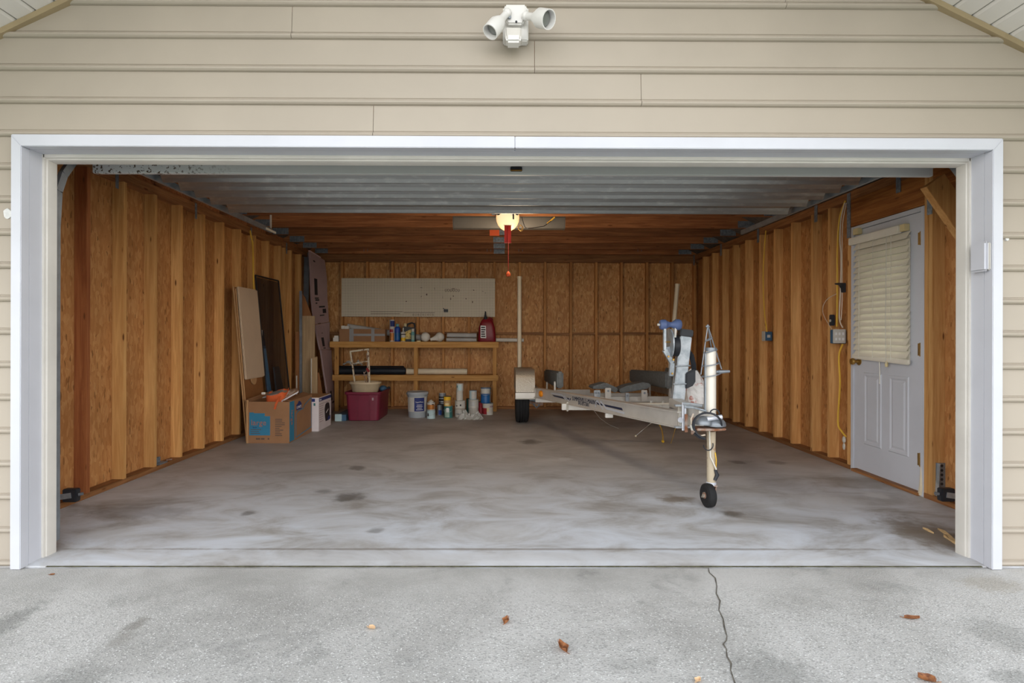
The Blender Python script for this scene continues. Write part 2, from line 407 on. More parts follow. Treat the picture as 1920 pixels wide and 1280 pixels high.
# pegboard with its grid of holes
m, t, b = nodes('pegboard'); g = N(t, 'ShaderNodeNewGeometry'); sp = N(t, 'ShaderNodeSeparateXYZ'); t.links.new(g.outputs['Position'], sp.inputs[0])
fx = math_(t, 'SUBTRACT', math_(t, 'FRACT', math_(t, 'MULTIPLY', sp.outputs[0], 39.4)), 0.5); fz = math_(t, 'SUBTRACT', math_(t, 'FRACT', math_(t, 'MULTIPLY', sp.outputs[2], 39.4)), 0.5)
d = math_(t, 'SQRT', math_(t, 'ADD', math_(t, 'MULTIPLY', fx, fx), math_(t, 'MULTIPLY', fz, fz)))
t.links.new(mixc(t, sstep(t, d, 0.16, 0.24), C(66, 50, 36), mixc(t, noise(t, pos(t), 2), C(206, 194, 168), C(222, 212, 190))), b.inputs['Base Color']); b.inputs['Roughness'].default_value = 0.55; M['peg'] = m
# see-through dark insect screen
m, t, b = nodes('insect_screen'); t.nodes.remove(b); df = N(t, 'ShaderNodeBsdfDiffuse'); df.inputs[0].default_value = C(66, 56, 52); tr = N(t, 'ShaderNodeBsdfTransparent')
mx = N(t, 'ShaderNodeMixShader'); mx.inputs[0].default_value = 0.5; t.links.new(tr.outputs[0], mx.inputs[1]); t.links.new(df.outputs[0], mx.inputs[2]); t.links.new(mx.outputs[0], t.nodes['Material Output'].inputs[0]); M['screen'] = m
# glass
m, t, b = nodes('pane_glass'); b.inputs['Base Color'].default_value = (0.95, 1, 0.97, 1); b.inputs['Roughness'].default_value = 0.02; b.inputs['Transmission Weight'].default_value = 1; b.inputs['IOR'].default_value = 1.3; M['glass'] = m
m, t, b = nodes('lamp_glass'); b.inputs['Base Color'].default_value = C(120, 122, 118); b.inputs['Roughness'].default_value = 0.15; M['lampglass'] = m
# glowing lens of the opener
m, t, b = nodes('lit_lens'); b.inputs['Base Color'].default_value = C(150, 124, 84)
lw = N(t, 'ShaderNodeLayerWeight'); lw.inputs[0].default_value = 0.35
t.links.new(mixc(t, lw.outputs['Facing'], (1.0, 0.80, 0.48, 1), (1.0, 0.50, 0.16, 1)), b.inputs['Emission Color']); b.inputs['Emission Strength'].default_value = 0.62; M['lens'] = m
# floor slab
m, t, b = nodes('floor_concrete')
p_ = pos(t); n1 = noise(t, p_, 1.1, 6, 0.62, 0.5); n2 = noise(t, pos(t, (0.8, 1.4, 1)), 2.2, 6, 0.65, 0.6); n3 = noise(t, p_, 9, 4)
c = mixc(t, sstep(t, n1, 0.3, 0.7), C(160, 155, 149), C(190, 187, 183))
c = mixc(t, math_(t, 'MULTIPLY', sstep(t, n2, 0.42, 0.75), 0.4), c, C(128, 119, 108))
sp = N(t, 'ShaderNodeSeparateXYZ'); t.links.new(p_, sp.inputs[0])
chalk_sky_sheen = math_(t, 'MULTIPLY', math_(t, 'SUBTRACT', 1.0, sstep(t, math_(t, 'ADD', sp.outputs[1], math_(t, 'MULTIPLY', n1, 1.5)), 0.9, 3.6)), sstep(t, n2, 0.72, 0.30))  # chalky residue and the sky's bluish reflection, both painted in near the opening
c = mixc(t, math_(t, 'MULTIPLY', chalk_sky_sheen, 0.95), c, C(220, 225, 232))
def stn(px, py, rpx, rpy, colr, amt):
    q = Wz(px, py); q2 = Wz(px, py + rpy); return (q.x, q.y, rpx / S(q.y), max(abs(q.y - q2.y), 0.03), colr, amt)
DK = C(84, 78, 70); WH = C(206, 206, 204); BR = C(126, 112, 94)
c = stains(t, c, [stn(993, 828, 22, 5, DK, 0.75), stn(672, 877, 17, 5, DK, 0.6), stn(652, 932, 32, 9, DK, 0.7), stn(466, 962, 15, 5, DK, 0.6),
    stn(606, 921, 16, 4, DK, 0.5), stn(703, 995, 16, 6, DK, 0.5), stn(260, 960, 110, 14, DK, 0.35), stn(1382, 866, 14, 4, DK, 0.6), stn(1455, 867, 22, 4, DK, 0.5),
    stn(1268, 936, 36, 9, BR, 0.8), stn(1374, 964, 22, 7, DK, 0.7), stn(1395, 955, 60, 20, BR, 0.35), stn(1643, 928, 24, 7, WH, 0.9), stn(1610, 905, 90, 14, BR, 0.4),
    stn(985, 914, 30, 7, WH, 0.35), stn(1060, 860, 16, 3, WH, 0.5), stn(900, 1000, 120, 20, WH, 0.3), stn(1740, 1000, 70, 40, BR, 0.85), stn(1500, 940, 150, 18, WH, 0.35), stn(210, 1000, 60, 12, WH, 0.5), (0.08, 0.254, 2.7, 0.016, C(112, 100, 84), 0.6), (0.0, 0.13, 2.1, 0.09, C(208, 208, 208), 0.6)], n3)
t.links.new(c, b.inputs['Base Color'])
b.inputs['Specular IOR Level'].default_value = 0.35
rgh = N(t, 'ShaderNodeMapRange'); t.links.new(n2, rgh.inputs[0]); rgh.inputs[3].default_value = 0.42; rgh.inputs[4].default_value = 0.7; t.links.new(rgh.outputs[0], b.inputs['Roughness'])
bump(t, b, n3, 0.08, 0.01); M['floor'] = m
# exposed-aggregate driveway
m, t, b = nodes('driveway_concrete'); p_ = pos(t)
vo = N(t, 'ShaderNodeTexVoronoi'); t.links.new(p_, vo.inputs['Vector']); vo.inputs['Scale'].default_value = 150
sc_ = N(t, 'ShaderNodeSeparateColor'); t.links.new(vo.outputs['Color'], sc_.inputs[0])
n1 = noise(t, p_, 1.3, 6, 0.65, 0.4); n2 = noise(t, p_, 3.4, 5, 0.7, 0.5); n3 = noise(t, p_, 40, 3)
c = mixc(t, sstep(t, n1, 0.3, 0.68), C(164, 162, 157), C(196, 194, 190))
spk = sstep(t, sc_.outputs[0], 0.84, 0.92)
sy = N(t, 'ShaderNodeSeparateXYZ'); t.links.new(p_, sy.inputs[0])
worn = math_(t, 'SUBTRACT', 1.0, math_(t, 'MULTIPLY', sstep(t, math_(t, 'ADD', sy.outputs[1], math_(t, 'MULTIPLY', n2, 0.3)), -0.35, 0.1), 0.75))
c = mixc(t, math_(t, 'MULTIPLY', math_(t, 'MULTIPLY', spk, worn), sstep(t, vo.outputs['Distance'], 0.55, 0.35)), c, C(222, 222, 218))
c = mixc(t, math_(t, 'MULTIPLY', sstep(t, sc_.outputs[1], 0.72, 0.86), math_(t, 'MULTIPLY', worn, 0.38)), c, C(120, 119, 116))
c = mixc(t, math_(t, 'MULTIPLY', sstep(t, n2, 0.56, 0.72), 0.32), c, C(96, 98, 94))
GR = C(92, 94, 88)
c = stains(t, c, [stn(255, 1165, 16, 16, C(98, 92, 78), 0.43), stn(228, 1192, 22, 18, C(104, 98, 84), 0.28), stn(0, 1170, 30, 60, GR, 0.50), stn(140, 1265, 70, 30, GR, 0.34), stn(1450, 1260, 90, 60, GR, 0.40),
    stn(1880, 1180, 60, 40, GR, 0.31), stn(590, 1220, 25, 25, GR, 0.28), stn(1860, 1090, 60, 18, C(150, 138, 116), 0.37), stn(1180, 1240, 60, 20, GR, 0.22), stn(1900, 1265, 50, 20, GR, 0.37)], n3)
t.links.new(c, b.inputs['Base Color']); b.inputs['Roughness'].default_value = 0.85; bump(t, b, vo.outputs['Distance'], 0.25, 0.006); M['drive'] = m
# ================================================================== SETTING
XL, XR, YB = -2.915, 3.08, 6.24             # inner faces of the studs
OL, OR, OB = XL - 0.089, XR + 0.089, YB + 0.089
ZP = 2.43                                   # top of the wall plates
JL, JR, JZ = -2.385, 2.494, 2.106           # opening between the casings

# ---- ground, driveway, slab
o = MB().box(-25, 25, -25, 22, -0.30, -0.06).build('lawn', M['grass']); o['kind'] = 'structure'; o['label'] = 'lawn around the house'
o = MB().box(-3.6, 3.7, -11, 0.022, -0.12, -0.012).build('driveway', M['drive']); o['kind'] = 'structure'; o['label'] = 'worn grey concrete driveway with exposed aggregate'
drive = o
crack = [(1328, 1064), (1330, 1073), (1341, 1083), (1344, 1098), (1343, 1112), (1350, 1126), (1348, 1143), (1356, 1160), (1358, 1175), (1363, 1192), (1362, 1200), (1356, 1207), (1362, 1216), (1363, 1230), (1371, 1243), (1370, 1256), (1378, 1280), (1386, 1310)]
mb = MB(); v = []
for i, (px, py) in enumerate(crack):
    wd = 0.72 * (1.0 + 0.9 * ((i * 7) % 3) / 2) * (1 + i * 0.03); a = Wz(px - wd, py, -0.0105); c_ = Wz(px + wd, py, -0.0105); v += [a, c_]
mb.add(v, [(2 * i, 2 * i + 1, 2 * i + 3, 2 * i + 2) for i in range(len(crack) - 1)]); mb.build('crack', M['crackm'], drive)
mb = MB(); n_ = 60; v = []
for i in range(n_ + 1):
    x = -2.28 + (4.75) * i / n_; j = random.uniform(0, 0.006); v += [(x, 0.027 - j * .6, -0.0075), (x, 0.0365 + j * .4, -0.0050)]
mb.add(v, [(2 * i, 2 * i + 1, 2 * i + 3, 2 * i + 2) for i in range(n_)]); mb.build('joint', M['moss'], drive)
for (xa, xb) in ((-4.4, -2.33), (2.45, 4.4)):
    MB().box(xa, xb, 0.0225, 0.075, -0.12, -0.022).build('soil_strip', M['dirt'], drive)
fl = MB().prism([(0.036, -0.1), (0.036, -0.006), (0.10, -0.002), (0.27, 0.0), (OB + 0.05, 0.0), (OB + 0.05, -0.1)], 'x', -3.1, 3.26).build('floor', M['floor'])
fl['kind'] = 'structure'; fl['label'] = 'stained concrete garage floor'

# ---- front wall: siding courses, core, casing
wf = struct('wall_front', 'beige vinyl siding over the garage opening')
YS = 0.05
APX, APZ, SLOPE = (947 - 934) / 370.0, 3.93, 0.495
def slope_x(z): return max(0.02, (APZ - z) / SLOPE)
PROF = [(0, 0), (.010, 0), (.019, .003), (.026, .010), (.027, .016), (.024, .022), (.017, .0265), (.010, .0285), (.010, .032), (.0135, .035), (.004, .172), (0, .172)]
def course(x0, x1, z0, clip=True):
    mb = MB(); a = []; c_ = []
    for (d, z) in PROF:
        s = slope_x(z0 + z) + 0.02 if clip else 99
        a.append((max(x0, APX - s), YS - d, z0 + z)); c_.append((min(x1, APX + s), YS - d, z0 + z))
    n = len(PROF)
    mb.add(a + c_, [list(range(n)), list(range(2 * n - 1, n - 1, -1))] + [(i, (i + 1) % n, n + (i + 1) % n, n + i) for i in range(n)])
    return mb.build('siding_board', M['siding'], wf)
K0 = 2.166; PIT = 0.1671
seams = {0: 700, 1: 1202, 2: 1002, 3: 547, 4: 1472, 5: 820, 6: 1150, 7: 700}
for k in range(0, 10):
    z0 = K0 + PIT * k; hw = slope_x(z0)
    if hw < 0.2: break
    lo, hi = max(-4.2, APX - hw), min(4.2, APX + hw)
    xs = Wy(seams.get(k, 930), 200, 0.04).x
    if lo + 0.2 < xs < hi - 0.2:
        course(lo, xs - 0.0012, z0); course(xs + 0.0012, hi, z0)
    else: course(lo, hi, z0)
for k in range(1, 14):
    z0 = K0 - PIT * k
    course(-4.2, -2.437, z0, False); course(2.547, 4.2, z0, False)
MB().box(-3.10, JL - 0.01, YS, 0.20, 0.0, 2.7).build('framing_left', M['plate'], wf)
MB().box(JR + 0.01, 3.26, YS, 0.20, 0.0, 2.7).build('framing_right', M['plate'], wf)
MB().box(JL - 0.01, JR + 0.01, YS, 0.20, JZ + 0.012, 2.7).build('framing_head', M['platex'], wf)
MB().prism([(-3.1, 2.7), (3.26, 2.7), (0.05, 4.15)], 'y', YS, 0.14).build('gable_sheathing', M['osb'], wf)
# white casing with mitred corners, jambs and cream stops
tr = struct('trim_1', 'white casing around the garage opening')
def casing(xo, xi):
    a = [(xo, 0, -.010), (xi, 0, -.010), (xi, 0, JZ), (xo, 0, K0 - 0.001)]
    MB().hexa(a, [(x, YS + .004, z) for (x, y, z) in a]).build('side_casing', M['white'], tr, bevel=.003)
casing(-2.437, JL); casing(2.547, JR)
a = [(-2.437, 0, K0 - .001), (JL, 0, JZ), (0.082, 0, JZ), (0.082, 0, K0 - .001)]; MB().hexa(a, [(x, YS + .004, z) for (x, y, z) in a]).build('head_casing', M['white'], tr, bevel=.003)
a = [(0.0832, 0.001, K0 - .002), (0.0832, 0.001, JZ), (JR, 0, JZ), (2.547, 0, K0 - .001)]; MB().hexa(a, [(x, YS + .004, z) for (x, y, z) in a]).build('head_casing', M['white'], tr, bevel=.003)
MB().box(JL - .012, JL, YS + .004, .21, -.004, JZ).build('jamb', M['white'], tr)
MB().box(JR, JR + .012, YS + .004, .21, -.004, JZ).build('jamb', M['white'], tr)
MB().box(JL, JR, YS + .004, .21, JZ, JZ + .012).build('jamb', M['white'], tr)
ST = [(0, .135), (.010, .135), (.012, .142), (.008, .147), (.016, .152), (.018, .160), (.020, .212), (0, .212)]
MB().prism([(JL + d, y) for d, y in ST], 'z', -.004, JZ).build('door_stop', M['cream'], tr, smooth=True)
MB().prism([(JR - d, y) for d, y in ST], 'z', -.004, JZ).build('door_stop', M['cream'], tr, smooth=True)
MB().prism([(y, JZ - d * 1.5) for d, y in ST], 'x', JL + .005, JR - .005).build('door_stop', M['cream'], tr, smooth=True)

for (px, py, w_, h_) in ((12, 400, .030, .030), (1891, 447, .010, .012)):
    q = Wy(px, py, .028); rr_ = random.Random(int(px))
    pts = [(q.x + w_ * rr_.uniform(.6, 1) * math.cos(R(a_)), q.z + h_ * rr_.uniform(.6, 1) * math.sin(R(a_))) for a_ in range(0, 360, 30)]
    MB().prism(pts, 'y', .0345, .047).build('paint_smear', M['residue'], wf)
# ---- rake soffits, tan trim channel, roof
OVH = -1.45
for nm, tn, sg in (('soffit_left', 'trim_2', -1), ('soffit_right', 'trim_3', 1)):
    so = struct(nm, 'white soffit boards under the %s rake' % nm[7:])
    def zs(d): return APZ + 0.028 - SLOPE * d            # underside height at distance d from the ridge
    first = None; sp_ = 0.0945
    for i in range(44):
        d0, d1 = i * sp_ + .0035, (i + 1) * sp_ - .0035
        P = lambda d, z: (APX + sg * d, zs(d) + z)
        poly = [P(d0, .012), P(d0, .006), P(d0 + .012, .0), P(d1 - .003, .0), P(d1, .004), P(d1, .012)]
        MB().prism(poly, 'y', OVH, YS - .004).build('soffit_board', M['soffit'], so)
    MB().prism([(APX, zs(0) + .0125), (APX, zs(0) + .2), (APX + sg * 4.16, zs(4.16) + .2), (APX + sg * 4.16, zs(4.16) + .0125)], 'y', OVH, 6.6).build('roof_slope', M['roof'], so)
    MB().prism([(APX, zs(0) + .21), (APX, zs(0) - .03), (APX + sg * 4.17, zs(4.17) - .03), (APX + sg * 4.17, zs(4.17) + .21)], 'y', OVH - .03, OVH - .001).build('fascia_board', M['white'], so)
    tt = struct(tn, 'tan trim channel along the %s rake' % nm[7:])
    MB().prism([(APX, zs(0) - .001), (APX + sg * 4.16, zs(4.16) - .001), (APX + sg * 4.16, zs(4.16) - .031), (APX, zs(0) - .031)], 'y', .012, .052).build('channel', M['tantrim'], tt)

# ---- side walls and back wall: sheathing boards, plates, studs
wl = struct('wall_left', 'left garage wall of open studs over strand board')
wr = struct('wall_right', 'right garage wall of open studs over strand board')
wb = struct('wall_back', 'back garage wall of open studs over strand board')
def ys_left(px): return Wx(px, 640, OL).y
for (a, c_) in ((.20, 1.62), (1.622, 2.84), (2.842, 4.06), (4.062, 5.28), (5.282, OB + .05)):
    MB().box(OL - .012, OL, a, c_, 0.0, ZP).build('sheathing_board', M['osb'], wl)
DY0, DY1 = Wx(1729, 640, 3.10).y, Wx(1604, 640, 3.10).y         # entry door leaf, near and far edge
for (a, c_, z0, z1) in ((.20, DY0 - .04, 0, ZP), (DY0 - .04, DY1 + .04, 2.10, ZP), (DY1 + .04, 3.78, 0, ZP), (3.782, 5.0, 0, ZP), (5.002, OB + .05, 0, ZP)):
    MB().box(OR, OR + .012, a, c_, z0, z1).build('sheathing_board', M['osb'], wr)
for i in range(5):
    MB().box(OL + i * 1.235 + .001, OL + (i + 1) * 1.235 - .001, OB, OB + .012, 0.0, ZP).build('sheathing_board', M['osbB'], wb)
SH = ZP - 0.038 * 3
first = {}
def stud_wall(ylist, x, side, mats):
    root = wl if side < 0 else wr
    base = None
    for i, (y, mt) in enumerate(zip(ylist, mats)):
        if mt not in first:
            sd = MB().box(0, .089, 0, .038, 0, SH).build('stud', M[mt], root, bevel=.0015); first[mt] = sd; sd.location = (x if side > 0 else x - .089, y, .038)
        else:
            place(first[mt], root, (x if side > 0 else x - .089, y, .038))
yl = [1.217 + .4064 * k - .0 for k in range(-2, 12)]
stud_wall(yl, XL, -1, ['studL', 'studL', 'studred'] + ['studL'] * 11)
stud_wall([Wx(521, 640, XL - .089).y + .0], XL, -1, ['studL'])
rp_ = [1367, 1388, 1412.4, 1439.5, 1468, 1501.8, 1541, 1574]
yr = [Wx(p, 640, OR).y for p in rp_]; yr = [yr[0] + .3 * k for k in (2, 1)] + yr
yr[0] = yr[2] + .76; yr[1] = yr[2] + .38
yr += [DY1 + .045, DY0 - .085, DY0 - .128, DY0 - .40, DY0 - .75]
stud_wall(yr, XR, 1, ['studR'] * len(yr))
for root, x0, x1 in ((wl, XL - .089, XL), (wr, XR, XR + .089)):
    if root is wl: MB().box(x0, x1, .20, YB, 0, .038).build('bottom_plate', M['plate'], root, bevel=.002)
    else:
        MB().box(x0, x1, .20, DY0 - .045, 0, .038).build('bottom_plate', M['plate'], root, bevel=.002)
        MB().box(x0, x1, DY1 + .045, YB, 0, .038).build('bottom_plate', M['plate'], root, bevel=.002)
    MB().box(x0, x1, .20, YB, ZP - .076, ZP - .0385).build('top_plate', M['plate'], root, bevel=.002)
    MB().box(x0, x1, .20, YB, ZP - .038, ZP).build('top_plate', M['plate'], root, bevel=.002)
MB().box(XR + .002, XR + .085, .20, DY1 + .082, 2.118, ZP - .0765).build('door_header', M['header'], wr, bevel=.003)
MB().box(OL, OR, YB, OB, 0, .038).build('bottom_plate', M['platex'], wb, bevel=.002)
MB().box(OL, OR, YB, OB, ZP - .114, ZP - .0765).build('top_plate', M['platex'], wb, bevel=.002)
MB().box(OL, OR, YB, OB, ZP - .076, ZP).build('top_plate', M['platex'], wb, bevel=.002)
bpx = [592 + 0, 640.5, 688, 735.5, 783, 831, 879, 927, 974.5, 1022, 1070.5, 1118, 1165.5, 1213.5, 1261, 1303]
sdb = None; bx = []
for p in bpx:
    x = Wy(p, 640, YB).x - .019; bx.append(x)
    if sdb is None: sdb = MB().box(0, .038, 0, .089, 0, ZP - .114 - .038).build('stud', M['studB'], wb, bevel=.0015); sdb.location = (x, YB, .038)
    else: place(sdb, wb, (x, YB, .038))
for i in range(len(bx) - 1):
    z = 1.172 + random.uniform(-.006, .008)
    MB().box(bx[i] + .0385, bx[i + 1] - .0005, YB + .002, OB, z, z + .038).build('blocking', M['platex'], wb, bevel=.0015)

# ---- ceiling: attic boards on joists with toothed plates
ce = MB().box(OL - .05, OR + .05, .15, OB + .05, 2.625, 2.645).build('ceiling', M['osbB']); ce['kind'] = 'structure'; ce['label'] = 'attic floor boards over wooden joists'
jy = [CAM.y + FPX * 1.27 / dy for dy in (152, 162, 173, 187, 202, 224)]
jy += [jy[-1] - .58 * k for k in (1, 2, 3, 4, 5)]
jt = None; gp = None
def gusset(parent, x0, x1, y, z0, z1):
    mb = MB().box(x0, x1, y - .003, y - .0005, z0, z1)
    n = 7
    for i in range(n):
        xx = x0 + (x1 - x0) * (i + .5) / n
        mb.box(xx - .003, xx + .003, y - .006, y - .003, z0 + .005, z1 - .005)
    return mb.build('gusset_plate', M['plate_g'], parent)
for i, y in enumerate(jy):
    o = MB().box(OL + .002, OR - .002, y, y + .038, 2.437, 2.6245).build('joist', M['joist'], ce, bevel=.002)
    if i < 6:
        gusset(o, XL + .05, XL + .25, y, 2.441, 2.52); gusset(o, XR - .25, XR - .05, y, 2.441, 2.52)
        gusset(o, -.07, .10, y, 2.441, 2.515)
    if i % 2: continue
    MB().box(XL + .0005, XL + .004, y, y + .034, ZP - .15, ZP - .001).build('metal_tie', M['plate_g'], o)
    MB().box(XR - .006, XR - .002, y - .01, y + .04, ZP - .16, ZP - .001).build('metal_tie', M['plate_g'], o)
MB().box(OL, OR, YB + .045, OB + .012, ZP + .0005, 2.624).build('rim_joist', M['joist'], ce)
for x in (OL - .012, OR + .0125):
    MB().box(min(x, x + .06), max(x, x + .06), .20, OB + .05, ZP + .0005, 2.624).build('rim_board', M['joist'], ce)
MB().box(OL - .03, OL - .0125, .20, OB + .05, -.05, ZP).build('outer_siding', M['siding'], wl)
for (a, c_, z0, z1) in ((.20, DY0 - .04, -.05, ZP), (DY0 - .04, DY1 + .04, 2.10, ZP), (DY1 + .04, OB + .05, -.05, ZP)):
    MB().box(OR + .0125, OR + .03, a, c_, z0, z1).build('outer_siding', M['siding'], wr)
MB().box(OL - .05, OR + .05, OB + .0125, OB + .03, -.05, ZP).build('outer_siding', M['siding'], wb)
for px in (687, 917, 976, 1198):
    q = Wy(px, 470, YB)
    mb = MB().box(q.x - .032, q.x - .026, YB - .05, YB, q.z - .02, q.z + .04).box(q.x + .026, q.x + .032, YB - .05, YB, q.z - .02, q.z + .04).box(q.x - .032, q.x + .032, YB - .05, YB, q.z + .034, q.z + .04)
    mb.box(q.x - .05, q.x + .05, YB - .004, YB - .001, q.z - .02, q.z + .045)
    o = mb.build('joist_bracket', M['plate_g'], wb)

# ---- raised overhead garage door (sections lie flat under the joists)
gd = struct('door_2', 'raised grey sectional garage door under the joists')
XA, XB_ = -2.372, 2.56
edges = [2.22, 1.905, 1.66, 1.44, 1.21, .985]
for i, ye in enumerate(edges[:-1]):
    yn = edges[i + 1]
    poly = [(ye, 2.240), (ye + .012, 2.244), (ye + .012, 2.328), (yn + .013, 2.335), (yn + .013, 2.326), (ye - .13, 2.318), (ye - .075, 2.306), (ye - .042, 2.288), (ye - .022, 2.266), (ye - .010, 2.246), (ye - .006, 2.2405)]
    MB().prism(poly, 'x', XA, XB_).build('door_section', M['doorskin'], gd)
MB().prism([(.49, 2.108), (.52, 2.108), (.98, 2.243), (.98, 2.30), (.49, 2.24)], 'x', XA, XB_).build('bottom_section', M['doorrail'], gd, bevel=.004)
q = Wy(968, 318, .488)
hd = MB().box(q.x - .034, q.x + .034, .478, .4895, q.z - .012, q.z + .016).build('lift_handle', M['black'], gd, bevel=.003)
MB().box(q.x - .034, q.x + .034, .470, .478, q.z - .012, q.z - .004).build('grip', M['brass'], hd, bevel=.002)
for sg, x in ((-1, XA - .045), (1, XB_ + .045)):
    # vertical track, curve and horizontal track with its rear hanger
    pts = [(x, .27, .04), (x, .27, 1.75)] + [(x, .27 + .42 * (1 - math.cos(R(a))), 1.84 + .43 * math.sin(R(a))) for a in (15, 30, 45, 60, 75, 90)] + [(x, 3.29, 2.27)]
    v = []; mb = MB()
    for i in range(len(pts) - 1): mb.beam(pts[i], pts[i + 1], .022, .045, up=(0, -1, .01) if i == 0 else (0, -.3, 1))
    mb.build('track', M['steel'], gd)
    if sg < 0:
        MB().beam((x, 3.27, 2.27), (x, 3.27, 2.44), .016, .010, up=(0, 1, 0)).build('track_hanger', M['pvcw'], gd)
        MB().beam((x + .018, 3.10, 2.262), (x + .018, 3.36, 2.262), .008, .022).build('track_end', M['pvcw'], gd)

# ---- entry door in the right wall
d1 = struct('door_1', 'white half-glass entry door in the right wall')
XD = 3.095
zt = 2.075
MB().box(XD - .012, OR, DY0 - .040, DY0 - .004, 0, zt + .038).build('door_jamb', M['white'], d1, bevel=.003)
MB().box(XD - .012, OR, DY1 + .004, DY1 + .040, 0, zt + .038).build('door_jamb', M['white'], d1, bevel=.003)
MB().box(XD - .012, OR, DY0 - .004, DY1 + .004, zt + .004, zt + .038).build('door_jamb', M['white'], d1, bevel=.003)
MB().box(XD - .03, OR, DY0 - .004, DY1 + .004, 0.0, .022).build('threshold', M['plate'], d1)
WZ0, WZ1 = 1.0, 1.90; WYA, WYB = Wx(1702, 600, 3.095).y, DY1 - .10
XT = XD + .042
mb = MB()
mb.box(XD, XT, DY0, WYA, .03, zt).box(XD, XT, WYB, DY1, .03, zt).box(XD, XT, WYA, WYB, WZ1, zt).box(XD, XT, WYA, WYB, .03, WZ0)
leaf = mb.build('leaf', M['white'], d1)
for (ya, yb) in ((DY0 + .125, DY0 + .125 + (DY1 - DY0) * .29), (DY1 - .125 - (DY1 - DY0) * .29, DY1 - .125)):
    z0, z1 = .255, .86
    def ringp(i, d): return [(XD - d, ya + i, z0 + i), (XD - d, yb - i, z0 + i), (XD - d, yb - i, z1 - i), (XD - d, ya + i, z1 - i)]
    rings = [ringp(0, 0.0005), ringp(.008, .007), ringp(.022, .007), ringp(.036, .001), ringp(.040, .001), ringp(.055, .006)]
    v = [p for r_ in rings for p in r_]; fs = []
    for k in range(len(rings) - 1): fs += [(k * 4 + i, k * 4 + (i + 1) % 4, k * 4 + 4 + (i + 1) % 4, k * 4 + 4 + i) for i in range(4)]
    fs.append((20, 21, 22, 23)); MB().add(v, fs).build('raised_panel', M['white'], leaf)
mb = MB()
for (a, c_, z0, z1) in ((WYA - .03, WYA + .005, WZ0 - .03, WZ1 + .03), (WYB - .005, WYB + .03, WZ0 - .03, WZ1 + .03), (WYA, WYB, WZ1 - .005, WZ1 + .03), (WYA, WYB, WZ0 - .03, WZ0 + .005)):
    mb.box(XD - .012, XD + .001, a, c_, z0, z1)
mb.build('window_frame', M['blind'], leaf, bevel=.003)
MB().box(XD + .018, XD + .024, WYA, WYB, WZ0, WZ1).build('window_pane', M['glass'], leaf)
for py in (448, 655, 860):
    q = Wx(1720.5, py, XD); z = q.z
    mb = MB().tube([(XD - .006, DY0 + .002, z - .05), (XD - .006, DY0 + .002, z + .05)], .007, 8).box(XD - .003, XD + .001, DY0 + .004, DY0 + .034, z - .045, z + .045)
    mb.build('hinge', M['brass'], leaf, smooth=True)
q = Wx(1607, 677, XD)
mb = MB().lathe([(.033, 0), (.033, .006), (.013, .012), (.012, .032), (.024, .042), (.029, .056), (.024, .070), (.0, .073)], 20, dirM((XD, DY1 - .06, q.z), (-1, 0, 0)))
mb.build('door_knob', M['brass'], leaf, smooth=True)
MB().tube([(XD - .002, DY0 - .005, .012), (XD - .014, DY0 - .02, .08), (XD - .01, DY0 - .012, .22)], [.022, .012, .003], 6).build('peeling_seal', M['pvc'], d1)
# ================================================================== OBJECTS
# ---------------- floodlight on the siding
yb = .022
q = Wy(967, 50, yb)
t = thing('floodlight', 'white twin motion floodlight fixed to the beige siding', 'floodlight', (q.x, yb, q.z))
a = Wy(943, 20, yb); c_ = Wy(990, 83, yb)
MB().box(a.x, c_.x, -.012, yb + .02, c_.z, a.z).build('base_plate', M['whitew'], t, bevel=.006)
MB().prism([(a.x + .008, a.z - .004), (c_.x - .012, a.z - .004), (c_.x - .012, q.z + .015), (c_.x - .03, q.z - .022), (a.x + .02, q.z - .022), (a.x + .008, q.z + .015)], 'y', -.045, -.011).build('housing', M['whitew'], t, bevel=.007)
a = Wy(947, 57, -.05); c_ = Wy(978, 86, -.05)
sn = MB().box(a.x, c_.x, -.085, -.012, c_.z + .012, a.z).build('motion_sensor', M['cream'], t, bevel=.008)
MB().box(a.x + .004, c_.x - .004, -.092, -.02, c_.z, a.z - .034).build('sensor_lens', M['whitew'], sn, bevel=.010)
def lamp(j, dvec, ln, rr):
    d = Vector(dvec).normalized(); j = Vector(j)
    Mx = dirM(j, d)
    mb = MB().lathe([(.016, -.01), (.018, .02), (.018, .05), (.030, .075), (rr, .10), (rr, ln), (rr - .005, ln), (rr - .006, .105), (.0, .100)], 28, Mx)
    o = mb.build('lamp_holder', M['whitew'], t, smooth=True)
    MB().lathe([(rr - .007, ln - .035), (rr - .012, ln - .028), (0, ln - .022)], 24, Mx).build('lamp_face', M['lampglass'], o, smooth=True)
    return o
L1 = Wy(951, 24, -.06); L2 = Wy(986, 30, -.06)
lamp(L1, (-.56, -.42, -.86), .165, .040)
lamp(L2, (.66, -.66, -.46), .165, .045)
MB().ball(L1, .022, .022, .022).build('swivel_joint', M['whitew'], t, smooth=True)
MB().ball(L2, .022, .022, .022).build('swivel_joint', M['whitew'], t, smooth=True)
for px in (955, 983):
    k = Wy(px, 33, -.048); MB().tube([k, k + Vector((0, -.012, 0))], .009, 10).build('lock_nut', M['steel'], t)
k = Wy(968, 41, -.048); MB().tube([k + Vector((0, .003, 0)), k + Vector((0, -.004, 0))], .005, 10).build('screw', M['black'], t)

